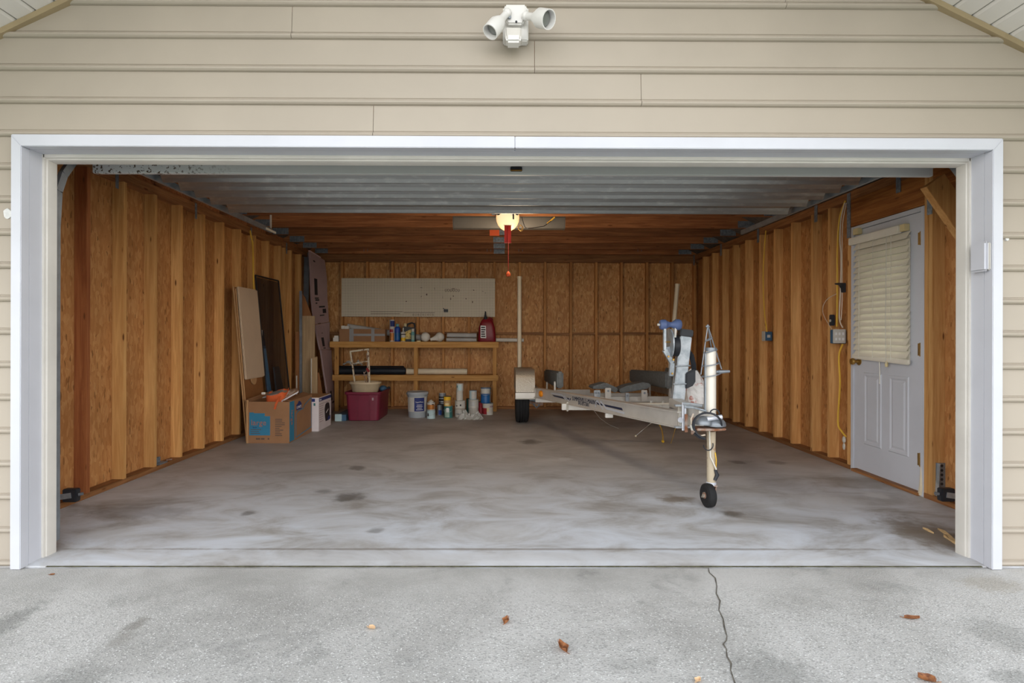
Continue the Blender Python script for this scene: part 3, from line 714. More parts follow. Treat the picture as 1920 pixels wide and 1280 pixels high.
# ---------------- wireless keypad on the right jamb
a = Wx(1831, 456, JR); c_ = Wx(1857, 509, JR)
q = Wx(1845, 482, JR)
t = thing('keypad', 'white door keypad screwed to the right jamb', 'keypad', (JR, q.y, q.z))
MB().box(JR - .034, JR - .0125, q.y - .052, q.y + .052, q.z - .076, q.z + .076).build('cover', M['white'], t, bevel=.010)
MB().box(JR - .012, JR - .0002, q.y - .045, q.y + .045, q.z - .070, q.z + .070).build('backplate', M['cream'], t, bevel=.004)

# ---------------- photo eyes by the door tracks
def eye(name, px, py, y, lab, sg):
    p = Wy(px, py, y); t = thing(name, lab, 'sensor', p)
    MB().box(p.x - .045, p.x + .045, y - .02, y + .03, p.z - .043, p.z + .043).build('housing', M['black'], t, bevel=.005)
    MB().beam((p.x - sg * .10, y - .024, p.z - .012), (p.x + sg * .018, y - .024, p.z + .004), .004, .036, up=(0, 0, 1)).build('bracket', M['galv'], t)
    MB().tube([(p.x + sg * .05, y, p.z + .004), (p.x + sg * .075, y + .01, p.z + .008)], .010, 8).build('lens_nut', M['steel'], t)
eye('photo_eye', 133, 928, .98, 'black photo eye on a bracket low by the left wall', 1)
eye('photo_eye', 1775, 927, .98, 'black photo eye in front of the holed steel bracket, right', -1)
q = Wx(305, 863, XL)
t = thing('anchor_clip', 'small dark metal clip on the left bottom plate', 'clip', (XL, q.y, .04))
MB().box(XL - .05, XL + .004, q.y - .05, q.y + .07, .039, .052).build('tab', M['steel'], t, bevel=.002)
MB().box(XL - .05, XL - .03, q.y - .05, q.y + .02, .052, .10).build('lug', M['plate_g'], t, bevel=.002)
MB().tube([(XL - .015, q.y + .09, .055), (XL + .03, q.y + .09, .062)], .008, 6).build('bolt', M['rust'], t)

# ---------------- right wall: bracket, brace, straps, boxes, cables
yb_ = DY0 - .128
pA = Wy(1770, 868, yb_ - .01); pB = Wy(1770, 930, yb_ - .01)
t = thing('hold_down', 'galvanized holed hold-down bracket on the stud right of the door', 'bracket', (pA.x, yb_, pB.z))
y = yb_ - .001
MB().hexa([(pA.x - .058, y - .03, pB.z), (pA.x - .045, y - .03, pA.z), (pA.x - .045, y, pA.z), (pA.x - .058, y, pB.z)], [(pA.x - .052, y - .03, pB.z), (pA.x - .040, y - .03, pA.z), (pA.x - .040, y, pA.z), (pA.x - .052, y, pB.z)]).build('flange', M['galv'], t)
MB().hexa([(pA.x + .045, y - .05, pB.z), (pA.x + .022, y - .03, pA.z), (pA.x + .022, y, pA.z), (pA.x + .045, y, pB.z)], [(pA.x + .062, y - .05, pB.z), (pA.x + .030, y - .03, pA.z), (pA.x + .030, y, pA.z), (pA.x + .062, y, pB.z)]).build('flange', M['galv'], t)
wbp = MB().box(pA.x - .052, pA.x + .045, y - .005, y, pB.z, pA.z).build('web', M['steel'], t)
for i in range(6):
    zz = pA.z - .02 - i * .032; MB().tube([(pA.x - .012, y - .006, zz), (pA.x - .012, y - .0045, zz)], .010, 10).build('hole', M['black'], wbp)
q1 = Wy(1748, 340, .95); q2 = Wy(1838, 470, .95)
br = MB().beam(q1, q2, .06, .15, up=(.8, 0, .6)).build('knee_brace', M['studR'], None, bevel=.002, loc=q1)
tag(br, 'diagonal timber brace in the upper right corner of the opening', 'brace')
for (nm, px, p0, p1, lab) in (('tie_strap', 1592, 362, 446, 'long galvanized strap nailed beside the top left of the entry door'), ('tie_strap', 1744, 352, 402, 'short galvanized strap above the entry door hinges')):
    a = Wx(px - 5, p0, XR); c_ = Wx(px + 5, p1, XR); y0, y1 = min(a.y, c_.y), max(a.y, c_.y); cz = Wx(px, p1, XR).z; az = Wx(px, p0, XR).z
    o = MB().box(XR - .005, XR - .0005, (y0 + y1) / 2 - .024, (y0 + y1) / 2 + .024, cz, az)
    for i in range(6): o.tube([(XR - .006, (y0 + y1) / 2, cz + (az - cz) * (i + .5) / 6), (XR - .0065, (y0 + y1) / 2, cz + (az - cz) * (i + .5) / 6)], .005, 6)
    o = o.build(nm, M['plate_g'], None, loc=(XR, (y0 + y1) / 2, cz)); tag(o, lab, 'strap')
# outlet box on a stud face
q = Wx(1433, 630, XR)
t = thing('outlet_box', 'blue outlet box with white cover hanging under a yellow cable', 'outlet', (XR, q.y, q.z))
MB().box(XR - .012, XR + .07, q.y - .052, q.y - .002, q.z - .052, q.z + .052).build('box', M['boxblue'], t, bevel=.004)
fp = MB().box(XR - .020, XR - .012, q.y - .055, q.y + .022, q.z - .056, q.z + .056).build('cover_plate', M['canwhite'], t, bevel=.003)
MB().box(XR + .010, XR + .045, q.y - .0545, q.y - .0515, q.z - .016, q.z + .016).build('knockout', M['canwhite'], t)
# switch box
q = Wx(1573, 630, XR - .004)
t = thing('switch_box', 'white three gang switch plate on the stud left of the entry door', 'switch', (q.x, q.y, q.z))
pa, pb_ = Wy(1561.5, 617, q.y), Wy(1585, 643, q.y)
MB().box(pa.x + .006, pb_.x + .010, q.y + .001, q.y + .055, pb_.z - .004, pa.z - .004).build('box', M['boxblue'], t, bevel=.004)
pl = MB().box(pa.x, pb_.x, q.y - .008, q.y + .001, pb_.z, pa.z).build('cover_plate', M['canwhite'], t, bevel=.003)
for i in (-1, 0, 1):
    for zz in (.022, -.026):
        MB().box(q.x + i * .032 - .008, q.x + i * .032 + .008, q.y - .016, q.y - .008, q.z + zz - .012, q.z + zz + .012).build('toggle', M['inkwhite'], pl, bevel=.002)
q = Wx(1563, 600, XR)
t = thing('door_button', 'small black opener push button above the switch plate', 'button', (XR, q.y, q.z))
MB().box(XR - .028, XR - .0005, q.y - .026, q.y + .026, q.z - .05, q.z + .05).build('body', M['black'], t, bevel=.005)
MB().tube([(XR - .028, q.y, q.z - .005), (XR - .034, q.y, q.z - .005)], .012, 12).build('push_button', M['canwhite'], t)
q = Wx(1583, 538, XR)
o = MB().prism([(XR - .0, q.z + .035), (XR - .075, q.z + .035), (XR - .07, q.z + .026), (XR - .035, q.z + .018), (XR - .018, q.z - .01), (XR - .014, q.z - .045), (XR, q.z - .05)], 'y', q.y - .028, q.y + .028).build('wall_bracket', M['black'], None, bevel=.003, loc=(XR, q.y, q.z))
tag(o, 'small black shelf bracket beside the cables left of the entry door', 'bracket')
def cable(pts, x, r, mt, name, lab, cat='cable', grp=None):
    P = [Wx(px, py, x) for px, py in pts]
    Q = []
    for i in range(len(P) - 1):           # smooth the run
        p0 = P[max(i - 1, 0)]; p1 = P[i]; p2 = P[i + 1]; p3 = P[min(i + 2, len(P) - 1)]
        for s_ in (0, .25, .5, .75):
            Q.append(.5 * ((2 * p1) + (p2 - p0) * s_ + (2 * p0 - 5 * p1 + 4 * p2 - p3) * s_ ** 2 + (3 * p1 - p0 - 3 * p2 + p3) * s_ ** 3))
    Q.append(P[-1]); o = MB().tube(Q, r, 6).build(name, M[mt], None, smooth=True, loc=Q[-1]); return tag(o, lab, cat, grp)
cable([(1436, 432), (1433, 470), (1431, 520), (1433, 580), (1438, 622)], XR - .005, .007, 'yellow', 'cable', 'yellow cable running down to the blue outlet box')
cable([(1585, 376), (1574, 410), (1570, 470), (1570, 540), (1569, 612)], XR - .006, .007, 'yellow', 'cable', 'yellow cable running down to the white switch plate')
cable([(1584, 380), (1577, 410), (1575, 450), (1577, 480), (1576, 545), (1574, 596), (1580, 614)], XR - .007, .006, 'wirew', 'cable', 'pale cable beside the yellow one above the switch plate')
cable([(1587, 380), (1580, 420), (1579, 470), (1579, 560), (1577, 600)], XR - .004, .004, 'wirew', 'cable', 'thin pale cable nearest the entry door frame')
cable([(1570, 550), (1552, 560), (1543, 575), (1545, 592), (1560, 618)], XR - .005, .003, 'wirew', 'wire', 'thin loose wire looping around the black push button')
cable([(1580, 645), (1573, 668), (1575, 720), (1571, 790), (1578, 808), (1586, 818)], XR - .008, .008, 'yellow', 'cable', 'yellow cable hanging from the switch plate to the floor plate')
q = Wx(1585, 824, XR)
o = MB().ball((XR - .012, q.y, q.z), .012, .022, .03).ball((XR - .012, q.y, q.z - .06), .010, .016, .03).build('cable_clamp', M['canwhite'], None, smooth=True, loc=(XR, q.y, q.z)); tag(o, 'white clamp holding the cut end of the low yellow cable', 'clamp')
cable([(469, 432), (471, 445), (474, 462), (475, 520), (476, 545)], XL + .008, .010, 'yellow', 'cable', 'yellow cable running down the left wall behind the dark screen')

# ---------------- blind on the entry door
xb = XD - .03
a = Wx(1597, 458, xb); c_ = Wx(1690, 425, xb); zr = (a.z + c_.z) / 2
y0, y1 = c_.y, a.y
t = thing('window_blind', 'cream slatted blind hanging on the glass of the entry door', 'blind', (XD, (y0 + y1) / 2, Wx(1655, 680, xb).z))
MB().box(XD - .062, XD - .024, y0, y1, zr - .030, zr + .030).build('valance', M['blindrail'], t, bevel=.006)
for (px, py) in ((1693, 427), (1606, 434)):
    k = Wx(px, py, xb); MB().box(XD - .042, XD - .0005, k.y - .034, k.y + .034, k.z - .026, k.z + .026).build('mount_bracket', M['almond'], t, bevel=.003)
zl = Wx(1655, 676, xb).z + .03; ns = 19; ysl = Wx(1703.5, 600, xb).y
sl = None; ph = (zr - .03 - zl) / ns
for i in range(ns):
    z = zl + ph * (i + .5)
    if sl is None:
        sl = MB().sheet([[(XD - .047, y, -.0270) for y in (ysl, y1 - .05)], [(XD - .040, y, -.012) for y in (ysl, y1 - .05)], [(XD - .027, y, .010) for y in (ysl, y1 - .05)], [(XD - .0145, y, .0270) for y in (ysl, y1 - .05)]], .002)
        sl = sl.build('slat', M['blind'], None, smooth=True); sl.parent = t; sl.location = (0, 0, 0)
        sl.data.transform(Matrix.Translation((-XD, -(y0 + y1) / 2, 0))); zb = t.location.z
        sl.location = (0, 0, z - zb)
    else:
        place(sl, t, (0, 0, z - zb))
MB().beam((XD - .030, ysl - .01, zl - .03), (XD - .030, y1 - .02, zl - .008), .022, .040).build('bottom_rail', M['blindrail'], t, bevel=.006)
for yy in (y0 + .09, (y0 + y1) / 2, y1 - .13):
    MB().tube([(XD - .049, yy, zl - .02), (XD - .049, yy, zr)], .0016, 5).build('ladder_cord', M['pvcw'], t)
MB().tube([(XD - .050, y0 + .14, zr), (XD - .050, y0 + .15, zl + .2), (XD - .050, y0 + .14, zl - .05)], .0022, 5).build('lift_cord', M['cream'], t)
MB().lathe([(.006, .03), (.012, .0), (.010, -.02), (0, -.022)], 10, Matrix.Translation((XD - .04, y0 + .15, zl - .055))).build('tassel', M['almond'], t, smooth=True)
MB().tube([(XD - .012, (y0 + y1) / 2 - .03, zl - .03), (XD - .010, (y0 + y1) / 2 - .035, zl - .12), (XD - .008, (y0 + y1) / 2 - .03, zl - .22)], .004, 5).build('loose_cord', M['pvcw'], t)

# ---------------- opener with lit lens, tags and release cord; fluorescent fixture
yo = 2.93; s = S(yo)
q = Wy(952, 398, yo)
t = thing('door_opener', 'garage door opener with a glowing bowl lens under the joists', 'door opener', (q.x, yo + .15, 2.42))
MB().box(q.x - .115, q.x + .115, yo + .02, yo + .36, q.z - .02, 2.42).build('housing', M['black'], t, bevel=.01)
zt_ = Wy(952, 404, yo).z; zb_ = Wy(952, 430, yo).z; xl_ = Wy(930, 410, yo).x; xr_ = Wy(974.5, 410, yo).x
cx_ = (xl_ + xr_) / 2; hw_ = (xr_ - xl_) / 2
mb = MB(); mb.ball((cx_, yo + .10, zt_), hw_, .10, zt_ - zb_, 28, 10, lo=-90)
ln = mb.build('light_lens', M['lens'], t, smooth=True)
ln.data.transform(Matrix.Diagonal((1, 1, 1, 1)))
for i in range(7): MB().box(cx_ - .042 + i * .0125, cx_ - .034 + i * .0125, yo + .006, yo + .011, zb_ + .038 + abs(i - 3) * .0015, zb_ + .048).build('print_mark', M['inkblack'], ln)
k = Wy(962, 405, 2.6); MB().box(k.x - .012, k.x + .012, .35, yo + .05, 2.372, 2.412).build('rail', M['steel'], t)
MB().beam((k.x, 2.55, 2.375), (k.x + .002, 2.55, 2.255), .014, .010, up=(0, 1, 0)).build('trolley_arm', M['black'], t)
tg = Wy(952, 442, yo - .02)
MB().box(tg.x - .034, tg.x + .034, yo - .023, yo - .019, Wy(952, 456, yo).z, Wy(952, 423, yo).z).build('warning_tag', M['redtag'], t)
a = Wy(953, 424, yo - .03); c_ = Wy(953, 510, yo - .03)
MB().tube([a, c_], .0035, 6).build('release_cord', M['redtag'], t)
MB().lathe([(.006, .03), (.018, .012), (.024, -.006), (.018, -.022), (0, -.024)], 12, Matrix.Translation(Wy(953, 514, yo - .03))).build('release_handle', M['orangetag'], t, smooth=True)
MB().tube([Wy(978, 406, yo), Wy(982, 420, yo), Wy(985, 427, yo)], .004, 6).build('power_cord', M['black'], t)
MB().tube([Wy(985, 427, yo), Wy(990, 428, yo), Wy(1000, 427, yo + .2), Wy(1020, 424, yo + .3), Wy(1036, 412, 3.3), Wy(1040, 404, 3.3)], .004, 6).build('power_cord', M['black'], t)
MB().tube([Wy(1026, 419, 3.29), Wy(1033, 413, 3.29), Wy(1040, 407, 3.29)], .008, 6).build('plug_end', M['yellow'], t)
mb = MB()
for k in range(3): mb.tube([Wy(975 + 4 * math.cos(R(a_)) + k, 426 + 5 * math.sin(R(a_)) + k, yo + .02) for a_ in range(0, 360, 30)], .0022, 5, closed=True)
mb.build('wire_coil', M['brass'], t)
ltd = bpy.data.lights.new('opener_bulb', 'POINT'); ltd.energy = LAMP_W; ltd.color = (1.0, 0.80, 0.56); ltd.shadow_soft_size = 0.22
lt = bpy.data.objects.new('opener_bulb', ltd); COL.objects.link(lt); lt.parent = t; lt.location = Vector((cx_ + .06, yo + .03, zb_ - .16)) - wloc(t)
k = Wy(928, 434, 3.90)
o = MB().box(k.x - .062, k.x + .052, 3.917, 3.921, k.z - .045, k.z + .048).build('joist_tag', M['orangetag'], None, loc=k); tag(o, 'orange tag stapled to a joist left of the glowing lens', 'tag')
yf = 3.35
a = Wy(849, 404, yf); c_ = Wy(1060, 427, yf)
t = thing('tube_light', 'unlit long grey strip light under the joists behind the opener', 'ceiling light', ((a.x + c_.x) / 2, yf + .07, 2.436))
MB().prism([(yf, a.z), (yf, a.z - .05), (yf + .03, c_.z), (yf + .14, c_.z), (yf + .17, a.z - .05), (yf + .17, a.z)], 'x', a.x + .004, c_.x - .004).build('cover', M['tubecover'], t, bevel=.004)
MB().prism([(yf - .003, a.z + .002), (yf - .003, a.z - .05), (yf + .028, c_.z - .003), (yf + .142, c_.z - .003), (yf + .173, a.z - .05), (yf + .173, a.z + .002)], 'x', a.x - .001, a.x + .006).build('end_cap', M['tubecover'], t)
MB().prism([(yf - .003, a.z + .002), (yf - .003, a.z - .05), (yf + .028, c_.z - .003), (yf + .142, c_.z - .003), (yf + .173, a.z - .05), (yf + .173, a.z + .002)], 'x', c_.x - .006, c_.x + .001).build('end_cap', M['tubecover'], t)
MB().box(a.x + .003, c_.x - .003, yf - .004, yf + .001, a.z - .022, a.z - .016).build('lip', M['tubecover'], t)

# ---------------- pegboard
a = Wy(640, 521, YB - .02); c_ = Wy(928, 594, YB - .02)
pg = thing('pegboard', 'long cream pegboard screwed to the back wall above the shelf', 'pegboard', ((a.x + c_.x) / 2, YB, c_.z))
MB().box(a.x, c_.x, YB - .007, YB - .0005, c_.z, a.z).build('panel', M['peg'], pg)
k = Wy(836, 582, YB - .02)
MB().box(k.x - .035, k.x + .035, YB - .022, YB - .007, k.z - .026, k.z + .022).build('tool_clip', M['black'], pg, bevel=.003)
MB().tube([(k.x - .03, YB - .012, k.z + .02), (k.x - .042, YB - .014, k.z + .04)], .006, 6).build('peg_hook', M['black'], pg)
mb = MB(); rnd = random.Random(3)
for (px, py, w_, h_) in ((790, 539, .03, .008), (815, 541, .008, .03), (850, 541, .05, .01), (800, 552, .02, .03), (790, 556, .012, .02), (830, 557, .006, .03), (850, 555, .02, .012), (762, 565, .02, .014), (888, 544, .02, .014), (905, 546, .03, .005), (874, 560, .02, .014), (886, 566, .014, .03), (845, 560, .014, .03), (910, 549, .004, .03)):
    k = Wy(px, py, YB - .007); mb.box(k.x - w_ / 2, k.x + w_ / 2, YB - .0075, YB - .0068, k.z - h_ / 2, k.z + h_ / 2)
mb.build('scuff_mark', M['inkgrey'], pg)['kind'] = 'stuff'
k = Wy(848, 544, YB - .008)
mb = MB()
for i in range(6): mb.tube([(k.x - .10 + i * .04 + .014 * math.cos(R(a_)), YB - .0075, k.z + .022 * math.sin(R(a_))) for a_ in range(0, 360, 40)], .0028, 4, closed=True)
for (px0, px1, py) in ((695, 755, 584), (695, 750, 588), (757, 815, 586)):
    p0 = Wy(px0, py, YB - .008); p1 = Wy(px1, py, YB - .008); mb.tube([(p0.x, YB - .0075, p0.z), (p1.x, YB - .0075, p1.z)], .003, 4)
for i in range(9): p0 = Wy(775 + i * 4.6, 590, YB - .008); mb.tube([(p0.x + .012 * math.cos(R(a_)), YB - .0075, p0.z + .014 * math.sin(R(a_))) for a_ in range(0, 360, 60)], .0022, 4, closed=True)
mb.build('pencil_mark', M['inkgrey'], pg)['kind'] = 'stuff'

# ---------------- timber shelf unit
ysf = 5.92
xa = Wy(618, 640, ysf).x; xb_ = Wy(935, 640, ysf).x
zt1 = Wy(776, 640.5, ysf).z; zt0 = Wy(776, 651.5, ysf).z; zm1 = Wy(776, 703, ysf).z; zm0 = Wy(776, 713.5, ysf).z
sh = thing('timber_shelf', 'two tier pale timber shelf along the back wall under the pegboard', 'shelf', ((xa + xb_) / 2, YB - .16, 0))
YW = YB - .003
MB().box(xa, xb_, ysf, ysf + .038, zt0, zt1).build('rail', M['shelf'], sh, bevel=.002)
MB().box(xa + .04, xb_ - .005, ysf, ysf + .038, zm0, zm1).build('rail', M['shelf'], sh, bevel=.002)
MB().box(xa + .13, xb_ - .05, YW - .038, YW, zt0 - .01, zt1 - .012).build('ledger', M['shelf'], sh, bevel=.002)
MB().box(xa + .13, xb_ - .05, YW - .038, YW, zm0 - .01, zm1 - .012).build('ledger', M['shelf'], sh, bevel=.002)
MB().box(xa + .13, xb_ - .02, ysf + .0385, YW, zt1 - .012, zt1).build('shelf_board', M['shelf'], sh)
MB().box(xa + .13, xb_ - .02, ysf + .0385, YW, zm1 - .012, zm1).build('shelf_board', M['shelf'], sh)
for px in (631, 779.5, 927.5):
    x = Wy(px, 700, ysf + .04).x
    MB().box(x - .030, x + .030, ysf + .039, ysf + .077, 0, zt1 - .013).build('post', M['shelfz'], sh, bevel=.002)
    MB().box(x + .010, x + .029, ysf + .08, YW - .04, zt0 + .005, zt1 - .0125).build('cross_piece', M['shelf'], sh)
    MB().box(x + .010, x + .029, ysf + .08, YW - .04, zm0 + .005, zm1 - .0125).build('cross_piece', M['shelf'], sh)
ZT = zt1 + .0005; ZM = zm1 + .0005

# ---------------- things on the upper shelf
def sx_(px, y): return Wy(px, 640, y).x
y0 = 5.98
x0, x1 = sx_(636, y0), sx_(722, y0); zt_ = Wy(680, 616.5, y0).z
t = thing('taped_carton', 'long low cardboard carton bound with grey tape on the upper shelf', 'carton', ((x0 + x1) / 2, y0 + .09, ZT))
MB().box(x0, x1, y0, y0 + .14, ZT, zt_).build('carton', M['card'], t, bevel=.003)
for (p0, p1) in ((655, 663), (696, 702)):
    a, b_ = sx_(p0, y0), sx_(p1, y0)
    MB().box(a, b_, y0 - .0015, y0 + .1415, ZT, zt_ + .0015).build('tape_band', M['tape'], t)
MB().box(x0 + .18, x1 - .002, y0 - .001, y0 - .0003, ZT + .085, ZT + .12).build('tape_band', M['tape'], t)
x = sx_(647, y0 + .05)
o = MB().box(x - .055, x - .008, y0 + .03, y0 + .10, zt_ + .0005, zt_ + .05).box(x + .0, x + .06, y0 + .03, y0 + .11, zt_ + .0005, zt_ + .045).box(x - .01, x + .001, y0 + .04, y0 + .09, zt_ + .0005, zt_ + .02).build('plastic_fitting', M['pvcw'], None, bevel=.004, loc=(x, y0 + .06, zt_)); tag(o, 'small white plastic fitting on top of the taped carton', 'fitting')
x = sx_(629, y0)
o = MB().box(x - .04, x + .045, y0 + .01, y0 + .10, ZT, ZT + .06).box(x - .03, x + .035, y0 + .03, y0 + .09, ZT + .06, ZT + .09).build('small_box', M['pvcw'], None, bevel=.004, loc=(x, y0 + .05, ZT)); tag(o, 'small white box at the left end of the upper shelf', 'box')
# white pipes lying behind
def pipe(p0, p1, r, mt, lab, name='pipe', cat='pipe', grp=None, hollow=True):
    p0, p1 = Vector(p0), Vector(p1); d = (p1 - p0); Mx = dirM(p0, d); L_ = d.length
    prof = [(r * .86, .004), (r * .88, 0), (r, 0), (r, L_), (r * .88, L_), (r * .86, L_ - .004)] if hollow else [(r, 0), (r, L_)]
    mb = MB().lathe(prof if not hollow else [(r * .86, .05)] + prof[1:5] + [(r * .86, L_ - .05)], 16, Mx)
    o = mb.build(name, M[mt], None, smooth=True, loc=(p0 + p1) / 2); return tag(o, lab, cat, grp)
yp = YB - .05
p0 = Wy(652, 612, yp); p1 = Wy(800, 629, yp)
pipe((p0.x, yp, max(p0.z, ZT + .03)), (p1.x, yp, ZT + .046), .045, 'pvcg', 'grey white pipe leaning behind the taped carton')
p0 = sx_(838, 6.1); p1 = sx_(893.5, 6.05)
pipe((p0, 6.03, ZT + .032), (p1, 6.03, ZT + .030), .030, 'pvcg', 'lower grey white pipe lying left of the red fuel can')
pipe((p0 + .005, 6.06, ZT + .102), (p1, 6.06, ZT + .099), .034, 'pvcg', 'upper grey white pipe lying left of the red fuel can')
pipe((sx_(905, 6.17), 6.20, ZT + .030), (sx_(982, 6.17), 6.20, ZT + .026), .029, 'pvcw', 'white pipe jutting past the right end of the upper shelf')
# cans and bottles
def can(px, y, z0, r, h, name, lab, cat, body, lid='galv', label=None, lz=(.1, .8), la=(-2.6, -.5), handle=False, grp=None, rim=True):
    x = Wy(px, 640, y).x
    t = thing(name, lab, cat, (x, y, z0), grp)
    MB().lathe([(r * .97, 0), (r, .004), (r, .008), (r * .975, .011), (r * .975, h - .014), (r, h - .010), (r, h - .004)], 22, Matrix.Translation((x, y, z0))).build('can_body', M[body], t, smooth=True)
    MB().lathe([(r * .99, h - .0038), (r * .99, h), (r * .90, h), (r * .86, h - .005), (r * .4, h - .005), (0, h - .004)], 22, Matrix.Translation((x, y, z0))).build('lid', M[lid], t, smooth=True)
    if label:
        for (mt, z_0, z_1, a0, a1) in label:
            MB().arcband((x, y), r * .982, a0, a1, z0 + h * z_0, z0 + h * z_1, 12).build('label', M[mt], t, smooth=True)
    if handle:
        MB().tube([(x + r * 1.04 * math.cos(a_), y + r * .6 * math.sin(a_) - r * .72, z0 + h * .72 - r * .9 * abs(math.sin(a_)) * .6) for a_ in [math.pi + math.pi * i / 10 for i in range(11)]], .002, 5).build('bail_handle', M['galv'], t)
    return t
FA = (-math.pi + .1, -.1)
def bottle(px, y, z0, r, h, name, lab, body, cap, label=None, neck=.4, shoulder=.82):
    x = Wy(px, 640, y).x; t = thing(name, lab, 'bottle', (x, y, z0)); T = Matrix.Translation((x, y, z0))
    MB().lathe([(r * .93, 0), (r, .006), (r, h * shoulder * .92), (r * .85, h * shoulder), (r * neck, h * (shoulder + .06))], 18, T).build('body', M[body], t, smooth=True)
    MB().lathe([(r * neck * 1.15, h * (shoulder + .05)), (r * neck * 1.15, h * .985), (r * neck, h), (0, h)], 16, T).build('cap', M[cap], t, smooth=True)
    for (mt, a, b_) in label or []: MB().arcband((x, y), r * 1.012, FA[0], FA[1], z0 + h * a, z0 + h * b_, 12).build('label', M[mt], t, smooth=True)
    return t
yy = 6.0; s_ = S(yy)
def hz(py, y): return Wy(800, py, y).z
# tall caulk-like tub pair: a lower can with a second one on top
h1 = hz(614, yy) - ZT
t = can(735, yy, ZT, .040, h1, 'paint_can', 'slim white and copper can under the navy can on the upper shelf', 'can', 'canwhite', 'canwhite', [('bronze', .08, .62, -2.4, -.6), ('redpaint', .66, .88, -2.5, -.9)])
t = can(735, yy, ZT + h1 + .0005, .040, hz(599.5, yy) - hz(614, yy), 'paint_can', 'small navy and white can topping the slim copper can', 'can', 'canwhite', 'canwhite', [('inknavy', .12, .86, -2.1, .2)])
bottle(745, yy + .02, ZT, .044, hz(607, yy) - ZT, 'spray_bottle', 'tall dark blue bottle right of the stacked slim cans', 'bottleblue', 'teal', [('canblue', .1, .5)], .5, .8)
bottle(756, yy - .03, ZT, .034, hz(614.5, yy) - ZT, 'glue_bottle', 'small cream bottle with dark stripe in front of the black jug', 'canwhite', 'canwhite', [('inkblack', .50, .56), ('canyellow', .05, .3)], .3, .7)
bottle(774, yy - .04, ZT, .028, hz(616, yy) - ZT, 'spray_can', 'slim teal spray can in front of the black jug', 'teal', 'canwhite', [('canpale', .15, .5)], .7, .72)
x0, x1 = sx_(755, yy + .02), sx_(778.5, yy + .02); zj = hz(604, yy)
t = thing('oil_jug', 'black oil jug with yellow label on the upper shelf', 'jug', ((x0 + x1) / 2, yy + .05, ZT))
MB().prism([(x0, ZT), (x1, ZT), (x1, zj - .11), (x1 - .012, zj - .085), (x0 + .012, zj - .060), (x0, zj - .09)], 'y', yy + .01, yy + .11).build('body', M['black'], t, bevel=.008)
MB().tube([(x0 + .05, yy + .06, zj - .07), (x0 + .075, yy + .06, zj - .025), (x1 - .06, yy + .06, zj - .008), (x1 - .022, yy + .06, zj - .02), (x1 - .014, yy + .06, zj - .06), (x1 - .016, yy + .06, zj - .11)], .013, 8).build('handle', M['black'], t, smooth=True)
MB().tube([(x0 + .035, yy + .06, zj - .07), (x0 + .035, yy + .06, zj - .018)], .022, 14).build('cap', M['almond'], t)
MB().prism([(x0 + .045, ZT + .04), (x1 - .045, ZT + .04), (x1 - .045, ZT + .185), (x1 - .075, ZT + .185), (x0 + .045, ZT + .15)], 'y', yy + .0085, yy + .011).build('label', M['labelyellow'], t)
# two white globes
def globe(px, py, r, y, d, lab):
    p = Wy(px, py, y); p.z = ZT + r; t = thing('lamp_globe', lab, 'light bulb', (p.x, p.y, ZT))
    MB().ball(p, r, r, r, 22, 14).build('bulb', M['pvcw'], t, smooth=True)
    d = Vector(d).normalized(); MB().lathe([(r * .80, r * .55), (r * .5, r * 1.15), (r * .36, r * 1.7), (r * .34, r * 2.1), (r * .2, r * 2.15)], 16, dirM(p, d)).build('neck', M['pvcw'], t, smooth=True)
globe(797.5, 630.5, .072, 5.985, (-.1, 1, .05), 'left of two large white globe bulbs, facing out, upper shelf')
globe(824.5, 628.5, .072, 6.06, (-.85, -.3, -.25), 'right of two large white globe bulbs, tipped on its neck, upper shelf')
k = sx_(785, 5.97); o = MB().lathe([(.0, 0), (.035, 0), (.037, .012), (.03, .02), (.0, .02)], 16, Matrix.Translation((k, 5.97, ZT))).build('jar_lid', M['almond'], None, smooth=True, loc=(k, 5.97, ZT)); tag(o, 'flat tan lid lying left of the globe bulbs', 'lid')
# fuel can
yg = 5.99; x0, x1 = sx_(896, yg), sx_(930, yg); zg = hz(597, yg); cxg = (x0 + x1) / 2
t = thing('fuel_can', 'red plastic fuel can with black spout at the right end of the upper shelf', 'fuel can', (cxg, yg + .08, ZT))
rows = []
for (f, w_, dd) in ((0, .97, .085), (.03, 1.0, .09), (.35, .97, .09), (.62, .90, .088), (.8, .76, .08), (.92, .60, .065), (1.0, .42, .045)):
    hw = (x1 - x0) / 2 * w_; z = ZT + (zg - ZT) * f; c2 = cxg - .004 * f
    rows.append([(c2 + hw * math.copysign(abs(math.cos(a_)) ** .45, math.cos(a_)), yg + .085 + dd * .84 * math.copysign(abs(math.sin(a_)) ** .45, math.sin(a_)), z) for a_ in [2 * math.pi * i / 24 for i in range(24)]])
v = [p for r_ in rows for p in r_]; fs = []
for i in range(len(rows) - 1): fs += [(i * 24 + k, i * 24 + (k + 1) % 24, (i + 1) * 24 + (k + 1) % 24, (i + 1) * 24 + k) for k in range(24)]
fs += [list(range(23, -1, -1)), list(range((len(rows) - 1) * 24, len(rows) * 24))]
MB().add(v, fs).build('body', M['gas'], t, smooth=True)
xs_ = sx_(910, yg)
MB().lathe([(.030, zg - ZT - .02), (.032, zg - ZT + .008), (.022, zg - ZT + .03), (.014, zg - ZT + .06), (.010, zg - ZT + .115), (.0, zg - ZT + .116)], 14, Matrix.Translation((xs_, yg + .07, ZT))).build('spout', M['black'], t, smooth=True)
MB().tube([(cxg + .02, yg + .09, zg - .01), (cxg + .04, yg + .09, zg + .02), (cxg + .075, yg + .09, zg + .0), (cxg + .09, yg + .09, zg - .07)], .012, 8).build('handle', M['gas'], t, smooth=True)
xl = sx_(906.5, yg)
